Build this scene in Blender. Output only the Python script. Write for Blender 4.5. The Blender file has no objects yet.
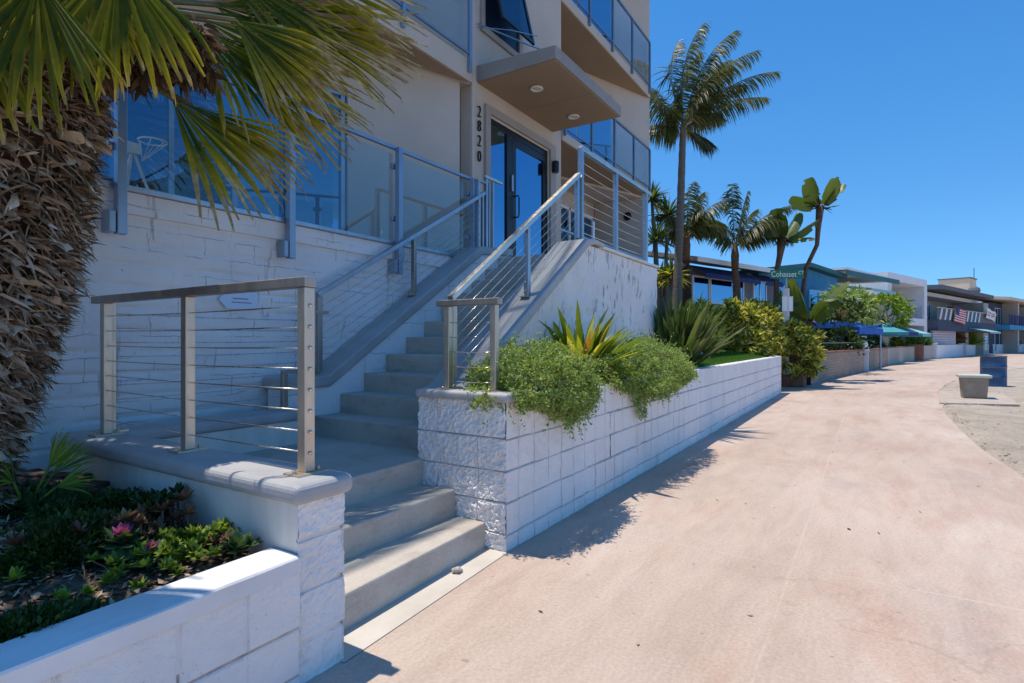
import bpy, bmesh, math, random
from mathutils import Vector, Matrix, noise

SC = bpy.context.scene
COL = SC.collection
PI = math.pi
rnd = random.Random(7)

# ------------------------------------------------------------------ camera, sky, sun, exposure
EYE = 1.33
FPX = 565.0
HEAD = math.atan2(358.0, 565.0)              # heading: the promenade runs along +X
FW = Vector((math.cos(HEAD), math.sin(HEAD), 0))
RT = Vector((math.sin(HEAD), -math.cos(HEAD), 0))
cam_d = bpy.data.cameras.new('camera')
cam = bpy.data.objects.new('camera', cam_d)
COL.objects.link(cam)
cam.location = (0, 0, EYE)
cam.rotation_euler = (PI/2, 0, HEAD - 0)
cam.rotation_euler = FW.to_track_quat('-Z', 'Y').to_euler()
cam_d.sensor_width = 36.0
cam_d.lens = 36.0*FPX/1024.0
cam_d.clip_start = 0.05
cam_d.clip_end = 5000
SC.camera = cam

SUN = Vector((-0.085, 0.22, 1.0)).normalized()
world = bpy.data.worlds.new('World')
SC.world = world
world.use_nodes = True
wn = world.node_tree
wn.nodes.clear()
sky = wn.nodes.new('ShaderNodeTexSky')
sky.sky_type = 'NISHITA'
sky.sun_disc = False
sky.sun_elevation = math.asin(SUN.z)
sky.sun_rotation = math.atan2(SUN.x, SUN.y)
tcw = wn.nodes.new('ShaderNodeTexCoord'); mpw = wn.nodes.new('ShaderNodeMapping')   # the horizon band sits behind the houses: lift the lookup a little
mpw.inputs['Location'].default_value = (0, 0, .11)
wn.links.new(tcw.outputs['Generated'], mpw.inputs['Vector']); wn.links.new(mpw.outputs[0], sky.inputs['Vector'])
sky.altitude = 0
sky.air_density = 1.15
sky.dust_density = 0.0
sky.ozone_density = 2.5
bg = wn.nodes.new('ShaderNodeBackground')
bg.inputs['Strength'].default_value = 0.128
wo = wn.nodes.new('ShaderNodeOutputWorld')
hs = wn.nodes.new('ShaderNodeHueSaturation')
hs.inputs['Saturation'].default_value = 1.22
tn = wn.nodes.new('ShaderNodeMix'); tn.data_type = 'RGBA'; tn.blend_type = 'MULTIPLY'; tn.inputs[0].default_value = 1.0
tn.inputs[7].default_value = (.83, .96, 1.06, 1)
wn.links.new(sky.outputs[0], tn.inputs[6])
wn.links.new(tn.outputs[2], hs.inputs['Color'])
wn.links.new(hs.outputs[0], bg.inputs[0])
wn.links.new(bg.outputs[0], wo.inputs[0])

sun_d = bpy.data.lights.new('sun', 'SUN')
sun_d.energy = 3.6
sun_d.angle = math.radians(0.53)
sun_d.color = (1.0, 0.915, 0.80)
sun_o = bpy.data.objects.new('sun', sun_d)
COL.objects.link(sun_o)
sun_o.location = (0, 4, 30)
sun_o.rotation_euler = SUN.to_track_quat('Z', 'Y').to_euler()

SC.view_settings.view_transform = 'Standard'
SC.view_settings.look = 'None'
SC.view_settings.gamma = 1.0
SC.view_settings.use_curve_mapping = False
SC.view_settings.exposure = 0.45
SC.render.engine = 'CYCLES'
SC.cycles.use_denoising = True
SC.cycles.max_bounces = 10
SC.cycles.diffuse_bounces = 4
SC.cycles.transparent_max_bounces = 24
SC.cycles.sample_clamp_indirect = 8.0

def at(u, v, d):
    """a point d metres ahead of the viewpoint, used to survey where far things stand"""
    p = (FW + RT*((u-512)/FPX))*d
    return Vector((p.x, p.y, EYE + (341.5-v)/FPX*d))

# ------------------------------------------------------------------ materials
class NT:
    def __init__(s, name):
        s.m = bpy.data.materials.new(name); s.m.use_nodes = True
        s.t = s.m.node_tree; s.t.nodes.clear()
        s.out = s.n('ShaderNodeOutputMaterial')
    def n(s, k, **kw):
        o = s.t.nodes.new(k)
        for a, b in kw.items():
            setattr(o, a, b)
        return o
    def l(s, a, b): s.t.links.new(a, b)
    def pos(s):
        if not hasattr(s, 'geo'): s.geo = s.n('ShaderNodeNewGeometry')
        return s.geo.outputs['Position']
    def mapping(s, sc=(1, 1, 1), src=None):
        mp = s.n('ShaderNodeMapping'); mp.inputs['Scale'].default_value = sc
        s.l(src or s.pos(), mp.inputs['Vector']); return mp.outputs[0]
    def noise(s, scale, detail=6, rough=.6, sc=(1, 1, 1), dist=0):
        o = s.n('ShaderNodeTexNoise'); o.inputs['Scale'].default_value = scale
        o.inputs['Detail'].default_value = detail; o.inputs['Roughness'].default_value = rough
        o.inputs['Distortion'].default_value = dist
        s.l(s.mapping(sc), o.inputs['Vector']); return o.outputs['Fac']
    def ramp(s, fac, stops, interp='LINEAR'):
        r = s.n('ShaderNodeValToRGB'); r.color_ramp.interpolation = interp
        e = r.color_ramp.elements
        while len(e) < len(stops): e.new(0.5)
        for k, (p, c) in enumerate(stops):
            e[k].position = p
            e[k].color = (c, c, c, 1) if not isinstance(c, (tuple, list)) else (*c, 1)
        s.l(fac, r.inputs[0]); return r.outputs[0]
    def mix(s, fac, a, b, mode='MIX'):
        o = s.n('ShaderNodeMix', data_type='RGBA', blend_type=mode)
        for sock, val in ((o.inputs[0], fac), (o.inputs[6], a), (o.inputs[7], b)):
            if isinstance(val, (int, float)): sock.default_value = val
            elif isinstance(val, (tuple, list)): sock.default_value = (*val, 1)
            else: s.l(val, sock)
        return o.outputs[2]
    def math(s, op, a, b=0.0):
        o = s.n('ShaderNodeMath', operation=op)
        for k, val in ((0, a), (1, b)):
            if isinstance(val, (int, float)): o.inputs[k].default_value = val
            else: s.l(val, o.inputs[k])
        return o.outputs[0]
    def bump(s, h, strength=.3, dist=.01, prev=None):
        b = s.n('ShaderNodeBump'); b.inputs['Strength'].default_value = strength
        b.inputs['Distance'].default_value = dist
        s.l(h, b.inputs['Height'])
        if prev: s.l(prev, b.inputs['Normal'])
        return b.outputs[0]
    def bsdf(s, col, rough=.6, metal=0, spec=.5, normal=None):
        p = s.n('ShaderNodeBsdfPrincipled')
        for nm, val in (('Base Color', col), ('Roughness', rough), ('Metallic', metal), ('Specular IOR Level', spec)):
            k = p.inputs[nm]
            if isinstance(val, (int, float)): k.default_value = val
            elif isinstance(val, (tuple, list)): k.default_value = (*val, 1)
            else: s.l(val, k)
        if normal: s.l(normal, p.inputs['Normal'])
        return p
    def done(s, sh):
        s.l(sh.outputs[0] if hasattr(sh, 'outputs') else sh, s.out.inputs[0]); return s.m

def plain(name, col, col2=None, scale=3.0, rough=.6, metal=0, bump=0.0, bscale=60, spec=.4, sc=(1, 1, 1), lo=.35, hi=.7):
    t = NT(name)
    c = col
    if col2: c = t.ramp(t.noise(scale, sc=sc), [(lo, col), (hi, col2)])
    nrm = t.bump(t.noise(bscale, 4), bump, .01) if bump else None
    return t.done(t.bsdf(c, rough, metal, spec, nrm))

def leaf_mat(name, stops, trans=.3, rough=.45, spec=.4):
    """leaf colours picked leaf by leaf"""
    t = NT(name); t.pos()
    c = t.ramp(t.geo.outputs['Random Per Island'], stops)
    c = t.mix(.25, c, t.ramp(t.noise(18, 3), [(.3, (.35, .35, .3)), (.7, (1.25, 1.25, 1.1))]), 'MULTIPLY')
    p = t.bsdf(c, rough, 0, spec)
    tr = t.n('ShaderNodeBsdfTranslucent')
    t.l(t.mix(1.0, c, (1.9, 1.9, .7), 'MULTIPLY'), tr.inputs[0])
    mx = t.n('ShaderNodeMixShader'); mx.inputs[0].default_value = trans
    t.l(p.outputs[0], mx.inputs[1]); t.l(tr.outputs[0], mx.inputs[2])
    return t.done(mx)

def m_block():
    t = NT('white_painted_block')
    c = t.ramp(t.noise(2.2, 8, .65), [(.3, (.79, .75, .72)), (.62, (.87, .845, .82))])
    st = t.ramp(t.noise(9, 9, .75, dist=.6), [(.62, 0.0), (.78, 1.0)])
    c = t.mix(t.math('MULTIPLY', st, .35), c, (.48, .38, .31))
    dirt = t.ramp(t.math('ADD', t.math('MULTIPLY', t.noise(7, 6, .7, sc=(1, 1, .35)), .5), t.math('MULTIPLY', t.ramp(t.noise(1.2, 3), [(.3, 0.0), (.7, 1.0)]), .3)), [(.47, 0.0), (.62, 1.0)])
    c = t.mix(t.math('MULTIPLY', dirt, .28), c, (.52, .45, .39))
    fl = t.ramp(t.noise(70, 3, .5), [(.68, 0.0), (.73, 1.0)])
    c = t.mix(t.math('MULTIPLY', fl, .35), c, (.25, .22, .2))
    n1 = t.bump(t.noise(38, 8, .7), .75, .012)
    n2 = t.bump(t.noise(160, 4, .6), .35, .004, n1)
    return t.done(t.bsdf(c, .75, 0, .25, n2))

def m_slump():
    """white paint over old slump block: slobbered joints, hair cracks, specks of bare block"""
    t = NT('white_painted_slump_block')
    c = t.ramp(t.noise(1.6, 8, .6), [(.3, (.76, .755, .76)), (.65, (.86, .86, .865))])
    cr = t.ramp(t.noise(9, 5, .55, sc=(1.5, 1.5, .22), dist=.8), [(.355, 1.0), (.375, 0.0)])
    sel = t.ramp(t.noise(1.7, 3, .5), [(.42, 0.0), (.56, 1.0)])
    c = t.mix(t.math('MULTIPLY', t.math('MULTIPLY', cr, sel), .45), c, (.22, .2, .18))
    sx = t.n('ShaderNodeSeparateXYZ'); t.l(t.pos(), sx.inputs[0])
    w1 = t.math('MULTIPLY', t.math('SUBTRACT', t.noise(7, 4), .5), .07); w2 = t.math('MULTIPLY', t.math('SUBTRACT', t.noise(6, 5), .5), .06)
    cb = t.n('ShaderNodeCombineXYZ'); t.l(t.math('ADD', sx.outputs[0], w1), cb.inputs[0]); t.l(t.math('ADD', sx.outputs[2], w2), cb.inputs[1])
    bk = t.n('ShaderNodeTexBrick'); bk.inputs['Scale'].default_value = 1; bk.inputs['Mortar Size'].default_value = .0035
    bk.inputs['Brick Width'].default_value = .405; bk.inputs['Row Height'].default_value = .152; t.l(cb.outputs[0], bk.inputs['Vector'])
    br = t.ramp(t.noise(2.6, 4, .6), [(.46, 0.0), (.56, 1.0)])
    c = t.mix(t.math('MULTIPLY', t.math('MULTIPLY', bk.outputs['Fac'], br), .62), c, (.26, .24, .22))
    sp = t.ramp(t.noise(30, 4, .6, sc=(1, 1, .6)), [(.69, 0.0), (.73, 1.0)])
    c = t.mix(t.math('MULTIPLY', sp, .6), c, (.25, .22, .2))
    n1 = t.bump(t.noise(22, 8, .65), .6, .012)
    n2 = t.bump(t.noise(120, 4, .6), .3, .004, n1)
    return t.done(t.bsdf(c, .7, 0, .25, n2))

def m_flecked():
    """white painted stucco flaking off in upright dark flecks"""
    t = NT('flaking_white_paint')
    c = t.ramp(t.noise(1.3, 7, .6), [(.3, (.70, .68, .66)), (.65, (.84, .83, .81))])
    f1 = t.ramp(t.noise(15, 6, .62, sc=(1, 1, .3), dist=.3), [(.565, 0.0), (.61, 1.0)])
    f2 = t.ramp(t.noise(2.1, 3, .5), [(.36, 0.0), (.56, 1.0)])
    c = t.mix(t.math('MULTIPLY', t.math('MULTIPLY', f1, f2), .8), c, (.26, .24, .22))
    n1 = t.bump(t.noise(26, 8, .65, sc=(1, 1, .5)), .8, .014)
    return t.done(t.bsdf(c, .72, 0, .25, n1))

def m_prom():
    t = NT('pink_tinted_concrete')
    c = t.ramp(t.noise(.55, 7, .62, sc=(.5, 1, 1)), [(.30, (.42, .32, .255)), (.50, (.49, .39, .32)), (.72, (.545, .455, .385))])
    red = t.ramp(t.noise(1.1, 8, .7, sc=(.45, 1.3, 1), dist=.5), [(.50, 0.0), (.68, 1.0)])
    c = t.mix(t.math('MULTIPLY', red, .5), c, (.42, .255, .19))
    grey = t.ramp(t.noise(.9, 6, .65, dist=.4), [(.58, 0.0), (.72, 1.0)])
    c = t.mix(t.math('MULTIPLY', grey, .6), c, (.36, .30, .28))
    wear = t.ramp(t.noise(3.2, 7, .7, sc=(.35, 1.6, 1), dist=.6), [(.38, (.78, .76, .74)), (.62, (1.14, 1.13, 1.12))])
    c = t.mix(.32, c, wear, 'MULTIPLY')
    fine = t.noise(55, 6, .75)
    c = t.mix(.5, c, t.ramp(fine, [(.3, (.62, .6, .58)), (.7, (1.3, 1.28, 1.25))]), 'MULTIPLY')
    wt = t.ramp(t.noise(6.5, 5, .6), [(.735, 0.0), (.77, 1.0)])
    c = t.mix(t.math('MULTIPLY', wt, .35), c, (.74, .68, .62))
    dk = t.ramp(t.noise(20, 3, .5), [(.765, 0.0), (.785, 1.0)])
    c = t.mix(t.math('MULTIPLY', dk, .5), c, (.2, .15, .13))
    gum = t.ramp(t.noise(13, 2, .4), [(.735, 0.0), (.75, 1.0)])
    c = t.mix(t.math('MULTIPLY', gum, .45), c, (.17, .14, .125))
    vo = t.n('ShaderNodeTexVoronoi', feature='DISTANCE_TO_EDGE'); vo.inputs['Scale'].default_value = .17
    vm = t.n('ShaderNodeVectorMath', operation='ADD'); nz = t.n('ShaderNodeTexNoise'); nz.inputs['Scale'].default_value = 2.2; nz.inputs['Detail'].default_value = 6
    t.l(t.pos(), nz.inputs['Vector']); t.l(t.pos(), vm.inputs[0]); t.l(nz.outputs['Color'], vm.inputs[1]); t.l(vm.outputs[0], vo.inputs['Vector'])
    ck = t.ramp(vo.outputs['Distance'], [(.0, 1.0), (.004, 0.0)])
    c = t.mix(t.math('MULTIPLY', t.math('MULTIPLY', ck, t.ramp(t.noise(.5, 3), [(.5, 0.0), (.62, 1.0)])), .3), c, (.25, .18, .14))
    sx = t.n('ShaderNodeSeparateXYZ'); t.l(t.pos(), sx.inputs[0])
    wob = t.math('MULTIPLY', t.noise(3, 3), .02)
    fx = t.math('FRACT', t.math('DIVIDE', t.math('ADD', t.math('SUBTRACT', sx.outputs[0], -0.85), wob), 3.05))
    jx = t.math('LESS_THAN', t.math('ABSOLUTE', t.math('SUBTRACT', fx, .5)), .0022)
    jy = t.math('LESS_THAN', t.math('ABSOLUTE', t.math('ADD', t.math('SUBTRACT', sx.outputs[1], .40), wob)), .006)
    j = t.math('MAXIMUM', jx, jy)
    fade = t.ramp(t.noise(.8, 3), [(.4, .08), (.7, .5)])
    c = t.mix(t.math('MULTIPLY', j, fade), c, (.60, .50, .44))
    nb = t.bump(t.math('SUBTRACT', fine, t.math('MULTIPLY', j, .8)), .25, .006)
    return t.done(t.bsdf(c, .8, 0, .25, nb))

def m_sand():
    t = NT('beach_sand')
    c = t.ramp(t.noise(1.2, 8, .7), [(.3, (.36, .30, .24)), (.7, (.58, .50, .41))])
    g = t.noise(45, 8, .8)
    c = t.mix(.6, c, t.ramp(g, [(.32, (.45, .43, .4)), (.68, (1.45, 1.45, 1.45))]), 'MULTIPLY')
    n1 = t.bump(t.noise(5, 6, .7), 1.0, .08)
    n2 = t.bump(g, .8, .02, n1)
    return t.done(t.bsdf(c, .95, 0, .1, n2))

def m_step():
    t = NT('step_concrete')
    c = t.ramp(t.noise(1.8, 8, .65), [(.3, (.44, .39, .33)), (.7, (.58, .53, .46))])
    st = t.ramp(t.noise(5, 7, .7, sc=(.6, .6, 1.6)), [(.52, 0.0), (.72, 1.0)])
    c = t.mix(t.math('MULTIPLY', st, .5), c, (.22, .18, .15))
    fine = t.noise(90, 5, .7)
    c = t.mix(.3, c, t.ramp(fine, [(.3, (.6, .6, .6)), (.7, (1.3, 1.3, 1.3))]), 'MULTIPLY')
    return t.done(t.bsdf(c, .75, 0, .3, t.bump(fine, .25, .005)))

def m_brick(name, c1, c2, mortar, bw, bh, ms=.012, bump=.6, axis=(1, 0)):
    """courses run along the horizontal direction axis"""
    t = NT(name)
    dt = t.n('ShaderNodeVectorMath', operation='DOT_PRODUCT'); t.l(t.pos(), dt.inputs[0]); dt.inputs[1].default_value = (axis[0], axis[1], 0)
    sx = t.n('ShaderNodeSeparateXYZ'); t.l(t.pos(), sx.inputs[0])
    cb = t.n('ShaderNodeCombineXYZ'); t.l(dt.outputs['Value'], cb.inputs[0]); t.l(sx.outputs[2], cb.inputs[1])
    b = t.n('ShaderNodeTexBrick')
    b.inputs['Color1'].default_value = (*c1, 1); b.inputs['Color2'].default_value = (*c2, 1); b.inputs['Mortar'].default_value = (*mortar, 1)
    b.inputs['Scale'].default_value = 1; b.inputs['Mortar Size'].default_value = ms
    b.inputs['Brick Width'].default_value = bw; b.inputs['Row Height'].default_value = bh
    t.l(cb.outputs[0], b.inputs['Vector'])
    c = t.mix(.35, b.outputs['Color'], t.ramp(t.noise(12, 6), [(.3, (.6, .6, .6)), (.7, (1.3, 1.3, 1.3))]), 'MULTIPLY')
    nb = t.bump(b.outputs['Fac'], -bump, .01)
    return t.done(t.bsdf(c, .8, 0, .2, nb))

def m_steel(name, col, rough):
    t = NT(name)
    c = t.mix(.5, col, t.ramp(t.noise(7, 5, sc=(1, 1, .4)), [(.3, (.7, .7, .7)), (.7, (1.2, 1.2, 1.2))]), 'MULTIPLY')
    r = t.ramp(t.noise(30, 4, sc=(1, 1, .1)), [(.3, rough-.08), (.7, rough+.1)])
    return t.done(t.bsdf(c, r, 1.0, .5, None))

def m_clear():
    t = NT('clear_glass')
    tr = t.n('ShaderNodeBsdfTransparent'); tr.inputs[0].default_value = (.86, .9, .9, 1)
    gl = t.n('ShaderNodeBsdfGlossy'); gl.inputs['Roughness'].default_value = .01; gl.inputs[0].default_value = (.9, .95, 1, 1)
    fr = t.n('ShaderNodeFresnel'); fr.inputs[0].default_value = 1.5
    t.pos()
    fac = t.math('MULTIPLY', t.math('ADD', fr.outputs[0], .07), t.math('SUBTRACT', 1.0, t.geo.outputs['Backfacing']))
    mx = t.n('ShaderNodeMixShader'); t.l(fac, mx.inputs[0])
    t.l(tr.outputs[0], mx.inputs[1]); t.l(gl.outputs[0], mx.inputs[2])
    return t.done(mx)

def m_window(name, tint, see=.25):
    """coated solar glass: mirrors the sky, lets a little of the room through"""
    t = NT(name)
    gl = t.n('ShaderNodeBsdfGlossy'); gl.inputs['Roughness'].default_value = .015; gl.inputs[0].default_value = (*tint, 1)
    tr = t.n('ShaderNodeBsdfTransparent'); tr.inputs[0].default_value = (.40, .62, .78, 1)
    w = t.noise(.9, 2)
    t.l(t.bump(w, .05, .05), gl.inputs['Normal'])
    mx = t.n('ShaderNodeMixShader'); mx.inputs[0].default_value = see
    t.l(gl.outputs[0], mx.inputs[1]); t.l(tr.outputs[0], mx.inputs[2])
    return t.done(mx)

def m_bark(name, c1, c2, zs=14):
    t = NT(name)
    c = t.ramp(t.noise(4, 7, .7, sc=(1, 1, zs/4)), [(.3, c1), (.7, c2)])
    n1 = t.bump(t.noise(9, 6, .7, sc=(1, 1, 2.2)), .9, .03)
    return t.done(t.bsdf(c, .9, 0, .1, n1))

M = {}
M['block'] = m_block()
M['slump'] = m_slump()
M['flecked'] = m_flecked()
M['prom'] = m_prom()
M['sand'] = m_sand()
M['step'] = m_step()
M['strip'] = plain('pale_concrete', (.50, .45, .38), (.60, .55, .48), 3, .8, bump=.3, bscale=80)
M['smooth_white'] = plain('smooth_white_paint', (.66, .61, .54), (.78, .75, .70), 2.5, .6, bump=.25, bscale=14, sc=(3, 3, .5))
M['white_cap'] = plain('white_cap_paint', (.66, .64, .62), (.80, .79, .78), 2.2, .65, bump=.35, bscale=30)
M['cap'] = plain('grey_deck_paint', (.36, .355, .35), (.47, .465, .46), 4, .5, bump=.15, bscale=60)
M['stucco'] = plain('beige_stucco', (.50, .435, .37), (.56, .49, .42), 1.2, .85, bump=.35, bscale=130, spec=.15)
M['stucco_edge'] = plain('pale_beige_stucco', (.52, .45, .375), (.58, .505, .425), 1.2, .85, bump=.3, bscale=130, spec=.15)
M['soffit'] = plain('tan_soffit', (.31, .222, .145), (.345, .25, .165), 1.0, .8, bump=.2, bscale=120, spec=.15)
M['taupe'] = plain('taupe_paint', (.27, .24, .215), (.31, .28, .25), 2, .6, bump=.1, bscale=90)
M['taupe_frame'] = plain('taupe_frame_paint', (.33, .29, .25), (.38, .335, .29), 2, .55, bump=.1, bscale=90)
M['steel'] = m_steel('brushed_steel', (.66, .62, .56), .36)
M['rail_post'] = m_steel('weathered_steel_post', (.66, .56, .45), .46)
M['rail_top'] = m_steel('brown_weathered_rail', (.47, .41, .355), .5)
M['cool_steel'] = m_steel('blue_grey_steel', (.42, .45, .50), .36)
M['cable'] = m_steel('steel_cable', (.62, .58, .52), .3)
M['alu'] = plain('painted_aluminium', (.27, .35, .45), (.34, .43, .53), 3, .38, .7)
M['alu_dark'] = plain('dark_aluminium', (.20, .25, .32), (.26, .31, .38), 3, .4, .6)
M['wingrey'] = m_window('grey_window_glass', (.20, .25, .30), .4)
M['black_frame'] = plain('black_metal', (.012, .013, .016), None, rough=.35)
M['clear'] = m_clear()
M['win'] = m_window('blue_mirror_glass', (.21, .43, .64), .2)
M['winblue'] = m_window('blue_window_glass', (.27, .46, .60), .6)
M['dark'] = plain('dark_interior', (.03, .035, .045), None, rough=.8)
M['blind'] = plain('window_blind', (.24, .34, .42), (.34, .46, .54), 4, .7)
M['lamp_trim'] = plain('white_lamp_trim', (.8, .77, .7), None, rough=.4)
M['lamp_lens'] = plain('pale_lens', (.62, .56, .46), None, rough=.3)
M['soil'] = plain('planter_soil', (.05, .034, .022), (.20, .145, .10), 7, .95, bump=1.0, bscale=40, spec=.1)
M['numeral'] = plain('dark_bronze', (.02, .017, .014), None, rough=.4)
M['white_plastic'] = plain('white_plastic', (.78, .8, .84), None, rough=.4)
M['sign_face'] = plain('pale_blue_sign', (.62, .75, .95), None, rough=.4)
M['grey_ink'] = plain('grey_ink', (.25, .3, .38), None, rough=.7)
M['fibre'] = leaf_mat('trunk_fibre', [(0, (.10, .066, .042)), (.6, (.29, .19, .125)), (1, (.48, .36, .26))], .05, .9, .1)
M['boot'] = leaf_mat('dry_leaf_base', [(0, (.20, .13, .08)), (.3, (.42, .30, .205)), (.7, (.62, .49, .37)), (1, (.74, .65, .54))], .05, .9, .1)
M['boot_hi'] = leaf_mat('brown_leaf_base', [(0, (.05, .028, .016)), (.5, (.12, .07, .038)), (1, (.27, .17, .10))], .05, .9, .1)
M['bark_dark'] = m_bark('fibrous_bark', (.03, .02, .014), (.09, .06, .04))
M['bark_grey'] = m_bark('ringed_grey_bark', (.10, .085, .07), (.24, .205, .17), 26)
M['bark_red'] = m_bark('brown_bark', (.10, .055, .035), (.21, .13, .085))
def m_fan():
    """fan leaf: green blade, yellowing towards a dry tan tip"""
    t = NT('fan_leaf'); t.pos()
    g = t.ramp(t.geo.outputs['Random Per Island'], [(0, (.04, .07, .008)), (.4, (.08, .115, .010)), (.75, (.15, .165, .013)), (1, (.30, .26, .02))])
    at_ = t.n('ShaderNodeAttribute'); at_.attribute_name = 'tip'
    f = t.math('ADD', at_.outputs['Fac'], t.math('MULTIPLY', t.math('SUBTRACT', t.noise(40, 4), .5), .22))
    c = t.mix(t.ramp(f, [(.55, 0.0), (.92, .9)]), g, (.52, .39, .03))
    c = t.mix(t.ramp(f, [(.86, 0.0), (.95, 1.0)]), c, t.ramp(t.noise(9, 3), [(.35, (.34, .20, .08)), (.65, (.58, .47, .32))]))
    c = t.mix(.3, c, t.ramp(t.noise(18, 3), [(.3, (.35, .35, .3)), (.7, (1.3, 1.3, 1.1))]), 'MULTIPLY')
    p = t.bsdf(c, .5, 0, .25); tr = t.n('ShaderNodeBsdfTranslucent'); t.l(t.mix(1.0, c, (1.9, 1.9, .7), 'MULTIPLY'), tr.inputs[0])
    mx = t.n('ShaderNodeMixShader'); mx.inputs[0].default_value = .55; t.l(p.outputs[0], mx.inputs[1]); t.l(tr.outputs[0], mx.inputs[2])
    return t.done(mx)
M['fan'] = m_fan()
M['petiole'] = plain('leaf_stalk', (.10, .10, .03), (.20, .16, .06), 6, .5)
M['feather'] = leaf_mat('feather_leaf', [(0, (.03, .046, .016)), (.5, (.065, .085, .026)), (.85, (.12, .13, .05)), (1, (.30, .27, .15))], .3, .42, .4)
M['paddle'] = leaf_mat('paddle_leaf', [(0, (.045, .085, .02)), (.6, (.075, .125, .03)), (1, (.14, .17, .05))], .3, .35, .5)
M['strap'] = leaf_mat('strap_leaf', [(0, (.04, .07, .02)), (.6, (.075, .115, .032)), (.9, (.15, .18, .06)), (1, (.3, .26, .09))], .25, .4, .5)
M['flax'] = leaf_mat('variegated_leaf', [(0, (.06, .11, .018)), (.4, (.16, .22, .03)), (.7, (.42, .42, .06)), (.92, (.62, .48, .06)), (1, (.6, .26, .05))], .3, .45, .3)
M['croton'] = leaf_mat('yellow_green_leaf', [(0, (.05, .08, .018)), (.28, (.13, .165, .03)), (.5, (.33, .33, .05)), (.8, (.62, .56, .12)), (1, (.70, .64, .28))], .35, .45, .3)
M['trail'] = leaf_mat('fine_trailing_leaf', [(0, (.10, .155, .04)), (.35, (.20, .29, .08)), (.75, (.31, .41, .14)), (.95, (.42, .48, .24)), (.97, (.34, .25, .13)), (1, (.25, .17, .09))], .35, .55, .25)
M['twig'] = plain('dry_twig', (.16, .10, .06), (.26, .18, .11), 8, .9)
M['turf'] = leaf_mat('turf_blade', [(0, (.05, .13, .018)), (1, (.10, .21, .035))], .3, .6, .2)
M['lowgreen'] = leaf_mat('low_green_leaf', [(0, (.02, .042, .010)), (.6, (.045, .085, .016)), (1, (.09, .14, .03))], .25, .5, .3)
M['lime'] = leaf_mat('lime_leaf', [(0, (.09, .16, .02)), (.6, (.2, .29, .035)), (1, (.36, .42, .07))], .3, .5, .3)
M['redleaf'] = leaf_mat('reddish_leaf', [(0, (.11, .05, .03)), (.6, (.24, .12, .08)), (1, (.34, .25, .12))], .2, .5, .3)
M['kale'] = leaf_mat('kale_leaf', [(0, (.035, .085, .03)), (1, (.11, .17, .06))], .2, .5, .3)
M['kale_pink'] = leaf_mat('kale_heart', [(0, (.35, .05, .22)), (1, (.58, .16, .40))], .25, .5, .3)
M['mulch'] = leaf_mat('bark_chips', [(0, (.06, .038, .025)), (.5, (.20, .135, .09)), (1, (.46, .36, .27))], 0, .9, .1)
M['joint'] = plain('mortar_and_joint_shade', (.30, .27, .25), (.50, .47, .44), 14, .9, bump=.5, bscale=60, lo=.4, hi=.6)  # mortar grey, also painting the joints' shadow lines into the grooves
M['rock'] = plain('pale_rock', (.34, .29, .23), (.5, .44, .36), 6, .9, bump=.8, bscale=25)
M['log'] = plain('old_wood', (.05, .03, .022), (.17, .11, .08), 5, .85, bump=.6, bscale=20, sc=(1, 8, 8))
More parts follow.
